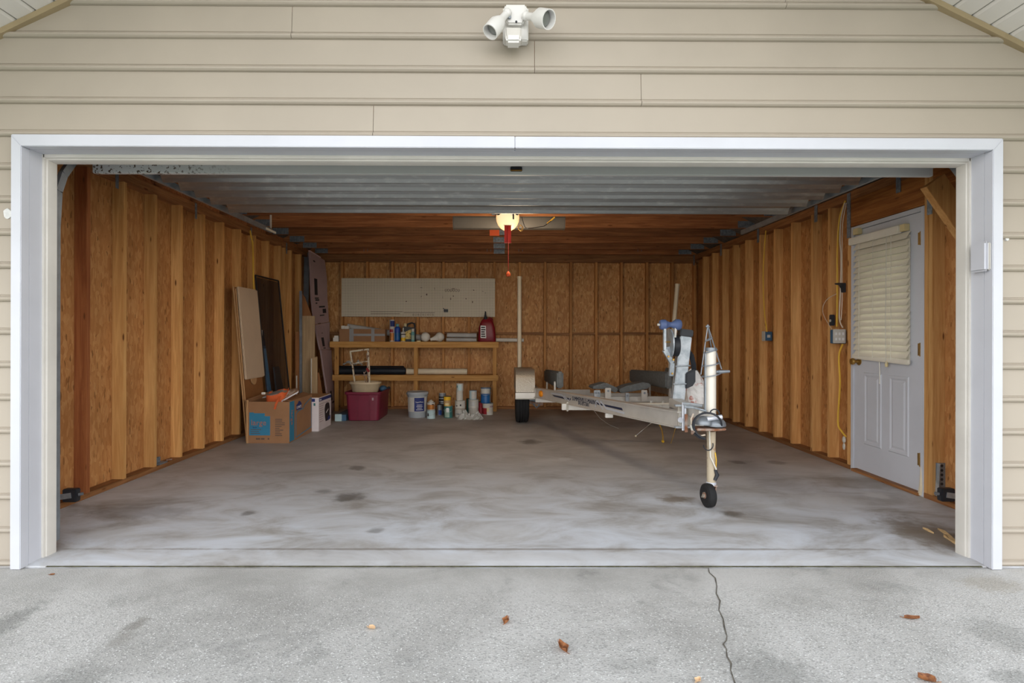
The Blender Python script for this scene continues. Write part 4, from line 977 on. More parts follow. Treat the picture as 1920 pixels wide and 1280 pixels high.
lb = MB().prism([(xl - .045, ZT + .06), (xl + .042, ZT + .055), (xl + .036, ZT + .245), (xl - .045, ZT + .25)], 'y', yg - .0045, yg + .012).build('label', M['inkwhite'], t)
mb = MB()
for i in range(5): mb.box(xl - .036, xl + .030 - .006 * (i % 3), yg - .006, yg - .0045, ZT + .075 + i * .034, ZT + .093 + i * .034)
mb.build('print_block', M['inkblack'], lb)

# ---------------- things on the lower shelf
pipe((sx_(629, 6.02), 6.054, ZM + .055), (sx_(760, 6.05), 6.054, ZM + .055), .054, 'blackpipe', 'front black roll on the lower shelf', 'black_roll', 'roll')
pipe((sx_(634, 6.12), 6.172, ZM + .064), (sx_(756, 6.12), 6.172, ZM + .064), .0625, 'blackpipe', 'rear black roll on the lower shelf', 'black_roll', 'roll')
pipe((sx_(762, 6.02), 6.052, ZM + .047), (sx_(876, 6.05), 6.052, ZM + .047), .046, 'pvc', 'long cream pipe on the lower shelf right of the black rolls')
k = Wy(658, 679, 6.14)
t = thing('plastic_scraps', 'crumpled clear plastic piled on the rear black roll', 'plastic sheet', (k.x, 6.14, ZM + .152))
rnd = random.Random(5)
for j, (px, wd) in enumerate(((653, .16), (672, .12))):
    k = sx_(px, 6.14); rows = []
    for i in range(7):
        rows.append([(k + (i / 6 - .5) * wd, 6.10 + .08 * jj / 4, ZM + .128 + rnd.uniform(.0, .035) + .07 * math.exp(-((i - 3) ** 2) / 3.0) * (1 - abs(jj - 2) / 3)) for jj in range(5)])
    MB().sheet(rows, .002).build('fold', M['plasticbag'], t)

# ---------------- maroon tote, basin, peeling frame
ty0, ty1 = 4.95, 5.68
xl0, xr0 = Wy(651, 789, ty0).x, Wy(709, 789, ty0).x; xl1, xr1 = Wy(647, 735, ty0).x, Wy(712, 735, ty0).x
zr_ = Wy(680, 735, ty0).z
t = thing('storage_tote', 'maroon plastic storage tote on the floor under the left of the shelf', 'tote', ((xl0 + xr0) / 2, (ty0 + ty1) / 2, 0))
def rrect(x0, x1, y0, y1, r, z, n=5):
    P = []
    for (cx, cy, a0) in ((x1 - r, y1 - r, 0), (x0 + r, y1 - r, 90), (x0 + r, y0 + r, 180), (x1 - r, y0 + r, 270)):
        P += [(cx + r * math.cos(R(a0 + 90 * i / n)), cy + r * math.sin(R(a0 + 90 * i / n)), z) for i in range(n + 1)]
    return P
def loft(rings, mb=None, cap0=True, cap1=True, mi=0):
    mb = mb or MB(); n = len(rings[0]); v = [p for r_ in rings for p in r_]; fs = []
    for i in range(len(rings) - 1): fs += [(i * n + k, i * n + (k + 1) % n, (i + 1) * n + (k + 1) % n, (i + 1) * n + k) for k in range(n)]
    if cap0: fs.append(list(range(n - 1, -1, -1)))
    if cap1: fs.append(list(range((len(rings) - 1) * n, len(rings) * n)))
    return mb.add(v, fs, mi)
L = lambda f, i: rrect(xl0 + (xl1 - xl0) * f + i, xr0 + (xr1 - xr0) * f - i, ty0 - .0 * f + i + .02 * (1 - f), ty1 - i - .03 * (1 - f), .05, zr_ * f)
loft([L(0, .01), L(.02, 0), L(.90, 0), L(.92, -.014), L(1.0, -.016), L(1.0, -.004), L(.9, .006), L(.05, .01)]).build('tub', M['tote'], t, smooth=True)
for (f0, f1) in ((.13, .36), (.62, .86)): pass
xm0 = xl0 + (xr0 - xl0) * .34; xm1 = xl0 + (xr0 - xl0) * .68
MB().hexa([(xm0 - .02, ty0 - .004, zr_ * .90), (xm1 + .02, ty0 - .004, zr_ * .90), (xm1 + .01, ty0 + .004, zr_ * .70), (xm0 - .01, ty0 + .004, zr_ * .70)], [(xm0 - .02, ty0 + .02, zr_ * .90), (xm1 + .02, ty0 + .02, zr_ * .90), (xm1 + .01, ty0 + .03, zr_ * .70), (xm0 - .01, ty0 + .03, zr_ * .70)]).build('handle_recess', M['tote'], t, bevel=.005)
for xx in (xm0 - .012, xm1 + .012):
    MB().hexa([(xx - .012, ty0 - .003, zr_ * .72), (xx + .012, ty0 - .003, zr_ * .72), (xx + .009, ty0 + .012, .01), (xx - .009, ty0 + .012, .01)], [(xx - .012, ty0 + .03, zr_ * .72), (xx + .012, ty0 + .03, zr_ * .72), (xx + .009, ty0 + .04, .01), (xx - .009, ty0 + .04, .01)]).build('rib', M['tote'], t, bevel=.004)
k = Wy(699, 748, ty0); MB().box(k.x - .012, k.x + .012, ty0 - .002, ty0 + .004, k.z - .018, k.z + .018).build('sticker', M['inkpink'], t)
yb2 = 5.24; cxb = (Wy(655, 716, yb2).x + Wy(715, 716, yb2).x) / 2; rb_ = (Wy(715, 716, yb2).x - Wy(655, 716, yb2).x) / 2
zrb = Wy(680, 715, yb2).z; zb0 = zr_ + .002 - .04
t = thing('wash_basin', 'beige oval basin resting in the maroon tote', 'basin', (cxb, yb2, zb0))
T = Matrix.Translation((cxb, yb2, 0)) @ Matrix.Rotation(R(3), 4, 'Y')
dz0 = -zb0
MB().lathe([(0, zb0 + .006), (rb_ * .74, zb0 + .006), (rb_ * .80, zb0 + .02), (rb_ * .92, zrb - .03), (rb_ * .94, zrb - .026), (rb_, zrb - .026), (rb_, zrb), (rb_ * .93, zrb), (rb_ * .90, zrb - .01), (rb_ * .76, zb0 + .03), (0, zb0 + .03)], 36, Matrix.Translation((cxb, yb2, 0)), sx=1, sy=.78).build('bowl', M['basin'], t, smooth=True)
k = Wy(718, 729, 5.45); t2 = thing('shop_light', 'dark lamp head lying in the tote behind the basin', 'lamp', (k.x, 5.45, zr_ - .05))
MB().ball((k.x, 5.45, zr_ + .005), .055, .08, .045).build('head', M['boxblue'], t2, smooth=True); MB().tube([(k.x + .04, 5.47, zr_), (k.x + .075, 5.52, zr_ + .012)], .02, 8).build('handle', M['black'], t2)
yfm = 5.27; F = lambda px, py, dy=0: Wy(px, py, yfm + dy)
t = thing('peeling_frame', 'rusty metal frame with peeling white paint standing in the basin', 'frame', F(676, 722))
def bar(pts, w_=.020, mt='peel', nm='bar'):
    mb = MB()
    for i in range(len(pts) - 1): mb.beam(pts[i], pts[i + 1], w_, w_, up=(0, -1, .1))
    return mb.build(nm, M[mt], t, bevel=.002)
bar([F(656, 659), F(692, 654.5)], .022, nm='top_bar'); bar([F(690, 654), F(692, 690), F(693, 722)], .024, nm='leg'); bar([F(657, 659), F(661, 685), F(666, 722)], .020, nm='leg')
bar([F(661, 681), F(675, 679), F(690, 677)], .012, nm='cross_bar'); bar([F(660, 665, .12), F(666, 722, .12)], .014, 'rust', 'leg'); bar([F(688, 662, .12), F(690, 722, .12)], .014, 'rust', 'leg')
bar([F(666, 703), F(693, 703)], .014, 'rust', 'cross_bar'); bar([F(682, 697), F(686, 720)], .010, 'rust', 'brace'); bar([F(692, 688), F(683, 700)], .010, 'rust', 'brace')
MB().beam(F(688, 690, -.02), F(692, 697, -.02), .02, .03).build('red_catch', M['redtag'], t)
k = Wz(634, 789.5); yk = k.y
t = thing('floor_tray', 'low grey blue plastic tray on the floor left of the tote', 'tray', (k.x, yk + .4, 0))
MB().box(k.x - .045, k.x + .045, yk, yk + .02, .0005, .095).build('end_panel', M['ltblue'], t, bevel=.004)
MB().box(k.x - .04, k.x + .10, yk + .021, yk + .80, .0005, .085).build('body', M['boxblue'], t, bevel=.005)

# ---------------- bucket and paint cans on the floor
k = Wz(780, 784); x, y = k.x, k.y + .15; s_ = S(y)
t = thing('paint_bucket', 'large grey bucket with blue paint label on the floor', 'bucket', (x, y, 0))
rb0, rb1 = .128, .142; hb = .385
MB().lathe([(rb0 - .004, 0), (rb0, .006), (rb1 - .004, .29), (rb1 + .004, .292), (rb1 + .004, .302), (rb1 - .002, .305), (rb1, .33)], 36, Matrix.Translation((x, y, 0))).build('body', M['bucket'], t, smooth=True)
MB().lathe([(rb1 + .008, .322), (rb1 + .012, .328), (rb1 + .012, .352), (rb1 + .006, .36), (rb1 - .008, .362), (rb1 - .014, .356), (rb1 - .03, .356), (0, .357)], 36, Matrix.Translation((x, y, 0))).build('lid', M['bucket'], t, smooth=True)
sp0 = MB().arcband((x, y), rb1 + .0005, -2.65, -.35, .088, .29, 22).build('label_sheet', M['canwhite'], t, smooth=True)
MB().arcband((x, y), rb1 + .002, -1.75, -.72, .095, .285, 14).build('label', M['inknavy'], t, smooth=True)
lx = Matrix.Translation((x + .046, y - rb1 - .0065 + .012, .225)) @ Matrix.Rotation(R(19), 4, 'Z') @ FRONT
lettering('SuperPaint', .026, lx, M['inkwhite'], t)
mb = MB()
for i, w_ in enumerate((.10, .07, .09, .08)):
    mb.arcband((x, y), rb1 + .0028, -1.23 - w_ * 3.4, -1.23 + w_ * 3.4, .115 + i * .022, .121 + i * .022, 6)
mb.build('print_line', M['inkwhite'], t)
MB().tube([(x + (rb1 + .012) * math.cos(a_), y - .03 + .10 * math.sin(a_), .34 - .045 * abs(math.sin(a_))) for a_ in [math.pi + math.pi * i / 14 for i in range(15)]], .0025, 6).build('bail_handle', M['galv'], t)
def fy(px, py, r): k = Wz(px, py); return k.y + r * .95
def cw(px0, px1, y): return (px1 - px0) / 2 / S(y)
# stack 1
r = .060; y = fy(808.5, 785, r)
can(808.5, y, 0, r, .118, 'paint_can', 'light blue can on the floor right of the grey bucket', 'can', 'ltblue', 'steel', [('inkblack', .30, .62, -2.5, -2.0)], handle=True)
t = can(808.5, y, .119, .055, .105, 'paint_can', 'bronze labelled can on top of the light blue can', 'can', 'canwhite', 'galv', [('bronze', .02, .72, -2.9, -.35), ('inkblack', .70, .82, -1.3, -.7)])
x = Wy(808.5, 640, y).x; MB().lathe([(.034, 0), (.036, .014), (.02, .022), (.012, .034), (0, .035)], 18, Matrix.Translation((x, y, .119 + .105))).build('nozzle', M['canwhite'], t, smooth=True)
# group 2
r = .038; y = fy(824.5, 779, r) + .02
t = can(824.5, y, 0, r, .155, 'paint_can', 'tall narrow grey blue can left of the green can', 'can', 'cangrey', 'black', [('bottleblue', .06, .5, -1.9, -.5)])
r = .062; y = fy(841, 783.5, r); y2 = y
can(841, y, 0, r, .165, 'paint_can', 'dark green can on the floor under the yellow can', 'can', 'cangreen', 'galv', [('canpale', .02, .78, -2.45, -1.25), ('inkwhite', .48, .86, -2.0, -1.35)], handle=True)
can(839, y, .166, .052, .135, 'paint_can', 'yellow can stacked on the dark green can', 'can', 'canyellow', 'black', [('canolive', .04, .60, -2.9, -.3), ('almond', .05, .3, -2.2, -1.0)])
y = y + .34
can(829.5, y, 0, .055, .16, 'paint_can', 'dark can at the back under the grey ringed can', 'can', 'black', 'steel')
can(829.5, y, .161, .052, .15, 'paint_can', 'grey can with dark rings behind the yellow can', 'can', 'cangrey', 'canwhite', [('inkblack', .55, .68, -2.9, -.3), ('inkblack', .25, .45, -2.9, -.3), ('inkblack', .02, .14, -2.9, -.3)])
# stack 3, white
r = .076; y = fy(863, 782, r); y3 = y
can(863, y, 0, r, .118, 'paint_can', 'white spattered can at the bottom of the tall white stack', 'can', 'canwhite', 'rust', [('cangrey', .3, .45, -2.4, -.9)])
can(863, y, .119, .077, .112, 'paint_can', 'white can with small black marks second from the floor in the tall stack', 'can', 'canwhite', 'canwhite', [('inkblack', .35, .56, -1.55, -1.30), ('inkblack', .30, .44, -2.35, -2.05)])
can(862, y, .232, .050, .135, 'paint_can', 'plain small white can third in the tall white stack', 'can', 'canwhite', 'canwhite')
can(862.5, y, .368, .051, .105, 'paint_can', 'small pale can topping the tall white stack', 'can', 'canwhite', 'canwhite', [('ltblue', .05, .95, -2.1, -1.0), ('cangreen', .45, .75, -2.6, -2.2)])
# stack 4
r = .074; y = fy(887, 779, r) + .03
can(888, y, 0, r, .105, 'paint_can', 'white can wrapped in the clear plastic bag', 'can', 'canwhite', 'canwhite')
can(888, y, .106, .078, .120, 'paint_can', 'white lined can under the pale blue can', 'can', 'canwhite', 'canwhite', [('cangrey', .30, .36, -2.2, -1.2), ('cangrey', .48, .54, -2.2, -1.2), ('cangrey', .66, .72, -2.2, -1.2)])
can(887, y, .227, .056, .130, 'paint_can', 'pale blue can on top of the white lined can', 'can', 'ltblue', 'steel', [('canwhite', .08, .9, -1.9, -.4)])
can(880.5, y + .14, 0, .05, .22, 'paint_can', 'dark can standing behind the clear plastic bag', 'can', 'cangreen', 'black')
# stack 5
r = .080; y = fy(914, 778, r)
can(915, y, 0, r, .168, 'paint_can', 'pink and white can on the floor under the big blue can', 'can', 'canwhite', 'galv', [('redpaint', .02, .60, -2.9, -1.75), ('almond', .30, .62, -1.75, -1.35), ('inkpink', .66, .80, -1.2, -.2)])
can(911, y + .02, .169, .076, .225, 'paint_can', 'big blue and silver can on top at the right end of the cans', 'can', 'canblue', 'galv', [('canwhite', .62, .98, -3.0, -.1), ('cangrey', .02, .98, -.65, .2)], handle=True)
can(902, y + .13, 0, .055, .17, 'paint_can', 'dark red can behind the pink and white can', 'can', 'redpaint', 'black')
# clear plastic bag around the foot of stack 3/4
rnd = random.Random(11); yb3 = fy(885, 786, 0)
xa_, xz_ = Wy(858, 786, yb3).x, Wy(906, 782, yb3).x; rows = []
for i in range(15):
    f = i / 14; x = xa_ + (xz_ - xa_) * f; pk = (.085 + .025 * math.sin(f * 9)) * min(1, 6 * f + .15) * min(1, 5 * (1 - f) + .1)
    rows.append([(x + rnd.uniform(-.012, .012), yb3 - .03 - (.03 if i % 3 == 0 and j == 0 else 0) + .10 * (j / 5) + rnd.uniform(-.010, .010), .0015 + pk * (1 - (1 - j / 5) ** 1.6) * rnd.uniform(.55, 1.35)) for j in range(6)])
o = MB().sheet(rows, .0015).build('plastic_bag', M['plasticbag'], None, smooth=False, loc=((xa_ + xz_) / 2, yb3, 0)); tag(o, 'crumpled clear plastic bag at the foot of the white paint cans', 'plastic bag')
# ---------------- boards leaning on the left wall
def lean(y0, y1, xb, xt, z0, z1, th, mt, name, lab, cat='board', build=True, parent=None, y0t=None, y1t=None, bev=.002):
    y0t = y0 if y0t is None else y0t; y1t = y1 if y1t is None else y1t
    a = [(xb, y0, z0), (xb, y1, z0), (xt, y1t, z1), (xt, y0t, z1)]
    n = Vector((z1 - z0, 0, xb - xt)).normalized() * th
    b_ = [tuple(Vector(p) - n) for p in a]
    o = MB().hexa(a, b_).build(name, M[mt], parent, bevel=bev, loc=((xb + xt) / 2, (y0 + y1) / 2, z0))
    return tag(o, lab, cat) if lab else o
tA = Wx(437, 537, XL + .02); yA0 = tA.y; yA1 = Wx(478, 545, XL + .02).y
t = thing('hardboard_sheet', 'tall tan hardboard sheet leaning on the left wall behind the cream panel', 'board', (XL + .1, (yA0 + yA1) / 2, 0))
lean(yA0, yA1, XL + .17, XL + .02, .001, tA.z, .008, 'hardboard', 'sheet', None, parent=t)
MB().beam((XL + .176, yA0 - .004, .002), (XL + .026, yA0 - .004, tA.z), .012, .012, up=(0, 1, 0)).build('edge_strip', M['cardlight'], t)
MB().beam((XL + .190, yA0 + .010, .002), (XL + .044, yA0 + .010, tA.z - .02), .010, .010, up=(0, 1, 0)).build('edge_strip', M['cardlight'], t)
zc1 = Wx(460, 539, XL + .05).z; zc0 = Wx(474, 709, XL + .13).z
f_ = lambda z: XL + .17 - .15 * z / tA.z
lean(yA0 + .055, yA1 - .005, f_(zc0) + .034, f_(zc1) + .034, zc0, zc1, .026, 'creamboard', 'cream_panel', 'cream board with rounded corners resting against the tan hardboard sheet', bev=.010)
q = Wx(470, 713, f_(zc0) + .02)
MB().lathe([(.0, 0), (.075, 0), (.075, .008), (0, .008)], 24, dirM((f_(zc0) + .012, (yA0 + yA1) / 2, zc0 - .0), (1, 0, .1))).build('round_tab', M['cardlight'], t)
# dark window screen
sA = Wx(479, 516, XL + .02); sB = Wx(522, 527, XL + .02)
t = thing('window_screen', 'dark framed insect screen leaning on the left wall', 'screen', (XL + .1, (sA.y + sB.y) / 2, 0))
zt_ = sA.z; xb_s, xt_s = XL + .21, XL + .02
def sp_at(y, f): return (xb_s + (xt_s - xb_s) * f, y, .002 + (zt_ - .002) * f)
fw = .018
for (p0, p1, u) in ((sp_at(sA.y, 0), sp_at(sA.y, 1), (0, 1, 0)), (sp_at(sB.y, 0), sp_at(sB.y, 1), (0, 1, 0)), (sp_at(sA.y, 1), sp_at(sB.y, 1), (1, 0, .1)), (sp_at(sA.y, .006), sp_at(sB.y, .006), (1, 0, .1))):
    MB().beam(p0, p1, .016, fw, up=u).build('frame_bar', M['screenframe'], t, bevel=.002)
MB().sheet([[sp_at(sA.y + .01, .01), sp_at(sB.y - .01, .01)], [sp_at(sA.y + .01, .99), sp_at(sB.y - .01, .99)]], .001).build('mesh', M['screen'], t)
a = Wx(488, 619, XL + .08); ya = a.y
t = thing('trim_strip', 'narrow slate blue strip with white tip leaning in front of the dark screen', 'strip', (XL + .2, ya, 0))
lean(ya, ya + .10, XL + .24, XL + .08, .001, a.z, .012, 'boxblue', 'strip', None, parent=t)
lean(ya - .001, ya + .03, XL + .095, XL + .094, a.z - .10, a.z + .004, .015, 'pvcw', 'white_tip', None, parent=t)
a = Wx(514, 688, XL + .20); ya = a.y
o = lean(ya - .03, ya + .30, XL + .30, XL + .19, .001, a.z, .02, 'screenframe', 'dark_panel', 'short charcoal panel in front of the dark screen behind the carton', y0t=ya + .03, y1t=ya + .19)
# offcuts standing in the corner
def slab(px0, px1, ptop, y, th, mt, name, lab, px0b=None, px1b=None, ptop1=None, y1=None):
    y1 = y if y1 is None else y1
    A = Wy(px0, ptop, y); B = Wy(px1, ptop if ptop1 is None else ptop1, y1)
    a = Wy(px0 if px0b is None else px0b, 780, y); b = Wy(px1 if px1b is None else px1b, 780, y1); a.z = b.z = .001
    q = [a, b, B, A]; d = (Vector((B.x - A.x, B.y - A.y, 0))).normalized().cross(Vector((0, 0, 1))) * -th
    o = MB().hexa([tuple(p) for p in q], [tuple(p + d) for p in q]).build(name, M[mt], None, bevel=.002, loc=((a.x + b.x) / 2, (a.y + b.y) / 2, 0))
    return tag(o, lab, 'board')
slab(553.5, 560.5, 622, 5.30, .02, 'hardboard', 'board_offcut', 'slim tan board offcut leftmost of the boards in the back corner')
slab(555, 557, 704, 5.22, .012, 'pvcw', 'board_offcut', 'short white edged strip in front of the slim tan offcut')
slab(561, 566, 545, 5.34, .02, 'steel', 'metal_strip', 'tall dark metal strip standing in the back corner boards')
A = [Wy(563, 547, 5.50), Wy(571, 556, 5.50), Wy(584, 592, 5.50), Wy(584, 640, 5.50), Wy(563, 640, 5.50)]
B2 = [Wy(563, 780, 5.50), Wy(584, 780, 5.50)]
pts = [(p.x, p.z) for p in A[:3]] + [(A[3].x, .001), (A[4].x, .001)]
o = MB().prism(pts, 'y', 5.50, 5.515).build('plywood_offcut', M['hardboard'], None, loc=((A[0].x + A[3].x) / 2, 5.5, 0)); tag(o, 'brown plywood offcut with sloping top behind the pale board', 'board')
slab(566, 590, 592, 5.42, .018, 'ply', 'plywood_board', 'pale plywood board standing in the back corner')
slab(583, 595, 672, 5.26, .014, 'ply', 'plywood_offcut', 'short pale offcut with white edge in front of the pale plywood board', ptop1=668)
o2 = bpy.data.objects
k0 = Wy(583.5, 672, 5.245); MB().box(k0.x - .003, k0.x + .007, 5.240, 5.2595, .001, k0.z).build('edge_band', M['pvcw'], o2['plywood_offcut.001'])
slab(589, 598, 703, 5.32, .012, 'hardboard', 'plywood_offcut', 'short brown offcut tilted beside the pink foam sheet', px0b=604, px1b=612, ptop1=697)
slab(570, 581, 470, 5.98, .02, 'steel', 'metal_strip', 'very tall dark grey strip leaning behind the pink foam sheet', px0b=566, px1b=572, ptop1=474)
# pink foam board, bowed
yl_, yr_2 = 5.66, 6.08
Lp = [(581, 471), (583, 510), (585, 560), (590, 608), (596, 632), (601, 655), (607, 690), (614, 735), (619, 776)]
Rp = [(609, 488), (613, 520), (614, 560), (617, 603), (618, 630), (620, 655), (623, 690), (627, 730), (630, 765)]
t = thing('foam_sheet', 'tall pink printed foam sheet bowed in the back left corner', 'foam board', (-2.55, 5.87, 0))
rows = []
for (l, r_) in zip(Lp, Rp):
    a = Wy(l[0], l[1], yl_); b_ = Wy(r_[0], r_[1], yr_2); a.z = max(a.z, .002); b_.z = max(b_.z, .002)
    rows.append([a + (b_ - a) * f for f in (0, .25, .5, .75, 1)])
bands = [(0, 3), (3, 5), (5, 8)]
for (i0, i1) in bands:
    rr = [list(r_) for r_ in rows[i0:i1 + 1]]
    if i0: rr[0] = [p + Vector((.014, -.010, -.006)) for p in rr[0]]
    MB().sheet(rr, -.025).build('foam_panel', M['foam'], t, smooth=False)
def on_foam(i, f, g):     # row position i (float), across f
    k = int(i); fr = i - k; r0, r1 = rows[k], rows[min(k + 1, len(rows) - 1)]
    a = r0[0] + (r0[4] - r0[0]) * f; b_ = r1[0] + (r1[4] - r1[0]) * f; return a + (b_ - a) * fr + Vector((.028, -.018, 0)) * g
mb = MB()
for (i0, i1, f0, f1) in ((1.2, 1.85, .18, .36), (1.95, 2.0, .18, .42), (2.02, 2.08, .2, .44), (2.15, 2.2, .20, .3), (2.3, 2.36, .40, .78), (2.42, 2.60, .62, .84), (2.66, 2.70, .4, .7), (2.98, 3.0, .2, .4), (.35, .42, .18, .3), (4.05, 4.75, .26, .46), (4.85, 4.92, .3, .5), (3.7, 3.74, .3, .5), (7.0, 7.45, .35, .55), (7.55, 7.62, .5, .8)):
    q = [on_foam(i0, f0, .1), on_foam(i0, f1, .1), on_foam(i1, f1, .1), on_foam(i1, f0, .1)]; mb.hexa([tuple(p) for p in q], [tuple(p + Vector((-.004, .003, 0))) for p in q])
mb.build('print_block', M['inkblack'], t)['kind'] = 'stuff'
a, b_ = rows[0][0], rows[0][4]; MB().beam(a + Vector((-.01, -.005, .006)), a + (b_ - a) * .72 + Vector((-.01, -.005, .006)), .03, .014).build('top_edge', M['foamedge'], t)

# ---------------- moving carton with an orange bag and papers
c0 = Wz(463.5, 831); c1 = Wz(543, 830.5)
X0, X1, Y0, Y1 = c0.x, c1.x, (c0.y + c1.y) / 2, (c0.y + c1.y) / 2 + .75
hC = Wy(500, 753, Y0).z
t = thing('moving_carton', 'open brown moving carton with blue print on the floor by the left wall', 'carton', ((X0 + X1) / 2, (Y0 + Y1) / 2, 0))
th = .006
mb = MB().box(X0, X1, Y0, Y1, .0005, .008).box(X0, X1, Y0, Y0 + th, .008, hC).box(X0, X1, Y1 - th, Y1, .008, hC).box(X0, X0 + th, Y0 + th, Y1 - th, .008, hC).box(X1 - th, X1, Y0 + th, Y1 - th, .008, hC)
mb.build('carton', M['card'], t)
MB().box(X0 - .012, X0 + .008, Y0 - .008, Y0 + .012, .001, hC + .018).build('corner_fold', M['cardlight'], t, bevel=.002)
MB().hexa([(X0 - .006, Y0, hC - .001), (X0 - .006, Y1, hC - .001), (X0 - .03, Y1, hC + .05), (X0 - .03, Y0, hC + .02)], [(X0, Y0, hC - .001), (X0, Y1, hC - .001), (X0 - .025, Y1, hC + .05), (X0 - .025, Y0, hC + .02)]).build('flap', M['card'], t)
MB().hexa([(X1 - .09, Y0 + .05, hC + .002), (X1, Y0 + .05, hC), (X1, Y1, hC), (X1 - .10, Y1, hC + .03)], [(X1 - .09, Y0 + .05, hC + .007), (X1, Y0 + .05, hC + .005), (X1, Y1, hC + .005), (X1 - .10, Y1, hC + .035)]).build('flap', M['card'], t)
PX = lambda px: Wy(px, 790, Y0).x; PZ = lambda py: Wy(500, py, Y0).z
yf_ = Y0 - .0012
MB().prism([(PX(467.5), PZ(816)), (PX(506.5), PZ(816)), (PX(506.5), PZ(780)), (PX(496.5), PZ(780)), (PX(496.5), PZ(774.5)), (PX(476), PZ(774.5)), (PX(476), PZ(773)), (PX(467.5), PZ(773))], 'y', yf_, Y0 + .0005).build('blue_print', M['inkblue'], t)
lettering('large', .085, Matrix.Translation((PX(485), yf_ - .0008, PZ(792.5))) @ FRONT, M['inkorange'], t)
lettering('box', .028, Matrix.Translation((PX(478), yf_ - .0008, PZ(801))) @ FRONT, M['inknavy'], t)
mb = MB()
for (x0, x1, y0) in ((470, 490, 805), (470, 486, 808.5), (470, 488, 812)): mb.box(PX(x0), PX(x1), yf_ - .001, yf_, PZ(y0 + 1), PZ(y0))
for i in range(10): mb.box(PX(516), PX((529, 529, 534, 534, 528, 524, 531, 525, 528, 529)[i]), yf_, yf_ + .0008, PZ(786.5 + i * 3.4), PZ(784.9 + i * 3.4))
for (x0, x1) in ((480, 488), (489.5, 496), (502, 505)): mb.box(PX(x0), PX(x1), yf_, yf_ + .0008, PZ(824), PZ(820.8))
mb.build('print_line', M['inkgrey'], t)['kind'] = 'stuff'
xs_ = X1 + .0012
def SY(f): return Y0 + (Y1 - Y0) * f
MB().box(X1 - .0005, xs_, SY(.01), SY(.20), .012, hC - .004).build('blue_strip', M['inkblue'], t)
lettering('large', .085, frameM((xs_ + .0008, SY(.105), hC * .60), (0, 0, -1), (0, 1, 0)), M['inkorange'], t)
mb = MB()
def seg(f0, z0, f1, z1, w_=.010): mb.beam((xs_, SY(f0), hC * z0), (xs_, SY(f1), hC * z1), w_, .0016, up=(1, 0, 0))
for s_ in (((.27, .06), (.27, .60)), ((.27, .60), (.30, .66)), ((.30, .66), (.36, .70)), ((.36, .70), (.58, .72)), ((.58, .72), (.66, .80)), ((.66, .80), (.96, .93)), ((.27, .06), (.97, .14)), ((.97, .14), (.97, .93))): seg(*s_[0], *s_[1])
mb.build('blue_outline', M['inkblue'], t)
lz = hC * .82; ly = SY(.40)
lg = MB().prism([(ly - .085, lz - .04), (ly + .085, lz - .04), (ly + .085, lz + .02), (ly + .035, lz + .05), (ly - .005, lz + .058), (ly - .045, lz + .03), (ly - .085, lz + .02)], 'x', X1 - .0004, xs_ + .0002).build('logo_panel', M['inknavy'], t)
lettering("LOWE'S", .042, frameM((xs_ + .0010, ly, lz - .012), (0, 1, 0), (0, 0, 1)), M['inkwhite'], t)
# orange bag
bx0, bx1 = PX(492) + .0, PX(529); by0 = Y0 + .03
t = thing('orange_bag', 'orange carrier bag of papers sitting in the open carton', 'bag', ((bx0 + bx1) / 2, by0 + .12, .10))
n = 26; rings = []
for (f, z) in ((0, .12), (.04, .10), (.5, .30), (.8, hC), (1.0, None)):
    ring = []
    for i in range(n):
        a_ = 2 * math.pi * i / n; cx_ = (bx0 + bx1) / 2; hw = (bx1 - bx0) / 2 * (.86 + .16 * f)
        x = cx_ + hw * math.copysign(abs(math.cos(a_)) ** .6, math.cos(a_)); y = by0 + .12 + .105 * (.85 + .2 * f) * math.copysign(abs(math.sin(a_)) ** .6, math.sin(a_))
        zz = z if z is not None else hC + .052 + .045 * (x - bx0) / (bx1 - bx0) + (.03 if y > by0 + .14 else 0) + .008 * math.sin(5 * a_)
        ring.append((x, y, zz))
    rings.append(ring)
inner = [[(p[0] + ((bx0 + bx1) / 2 - p[0]) * .04, p[1] + (by0 + .12 - p[1]) * .04, p[2] - .002) for p in rings[-1]], [(p[0] + ((bx0 + bx1) / 2 - p[0]) * .12, p[1] + (by0 + .12 - p[1]) * .1, hC + .02) for p in rings[-1]]]
loft(rings + inner).build('bag_body', M['orange'], t, smooth=True)
P = [Wy(525, 742, by0 + .0), Wy(521, 750, Y0 - .012), Wy(517, 758, Y0 - .014), Wy(515, 767, Y0 - .012)]
MB().sheet([[p + Vector((-.010, 0, 0)), p + Vector((.014, 0, 0))] for p in P], .003).build('strap', M['orange'], t)
k = Wy(494, 737, by0 + .02); MB().box(k.x - .018, k.x + .022, by0 + .005, by0 + .03, k.z - .012, k.z + .012).build('white_clip', M['pvcw'], t, bevel=.004)
q = Wy(505, 738, by0 + .1); mb = MB(); 
o = MB().hexa([(q.x - .05, by0 + .04, hC + .03), (q.x + .11, by0 + .04, hC + .07), (q.x + .11, by0 + .22, hC + .10), (q.x - .05, by0 + .22, hC + .06)], [(q.x - .05, by0 + .04, hC + .042), (q.x + .11, by0 + .04, hC + .082), (q.x + .11, by0 + .22, hC + .112), (q.x - .05, by0 + .22, hC + .072)]).build('grey_catalogue', M['tape'], None, bevel=.001, loc=(q.x, by0 + .1, hC + .03)); tag(o, 'grey catalogue lying in the orange bag at its left', 'magazine')
A_, B_, C_, D_ = Wy(528, 751, by0 + .02), Wy(560, 733, by0 + .08), Wy(556, 728, by0 + .26), Wy(526, 733, by0 + .22)
q = [A_, B_, C_, D_]; dn = Vector((-.25, .1, -1)).normalized() * .018
t = thing('magazine', 'open patterned magazine with white page edges on the orange bag', 'magazine', A_)
MB().hexa([tuple(p + dn) for p in q], [tuple(p) for p in q]).build('pages', M['paper'], t, bevel=.001)
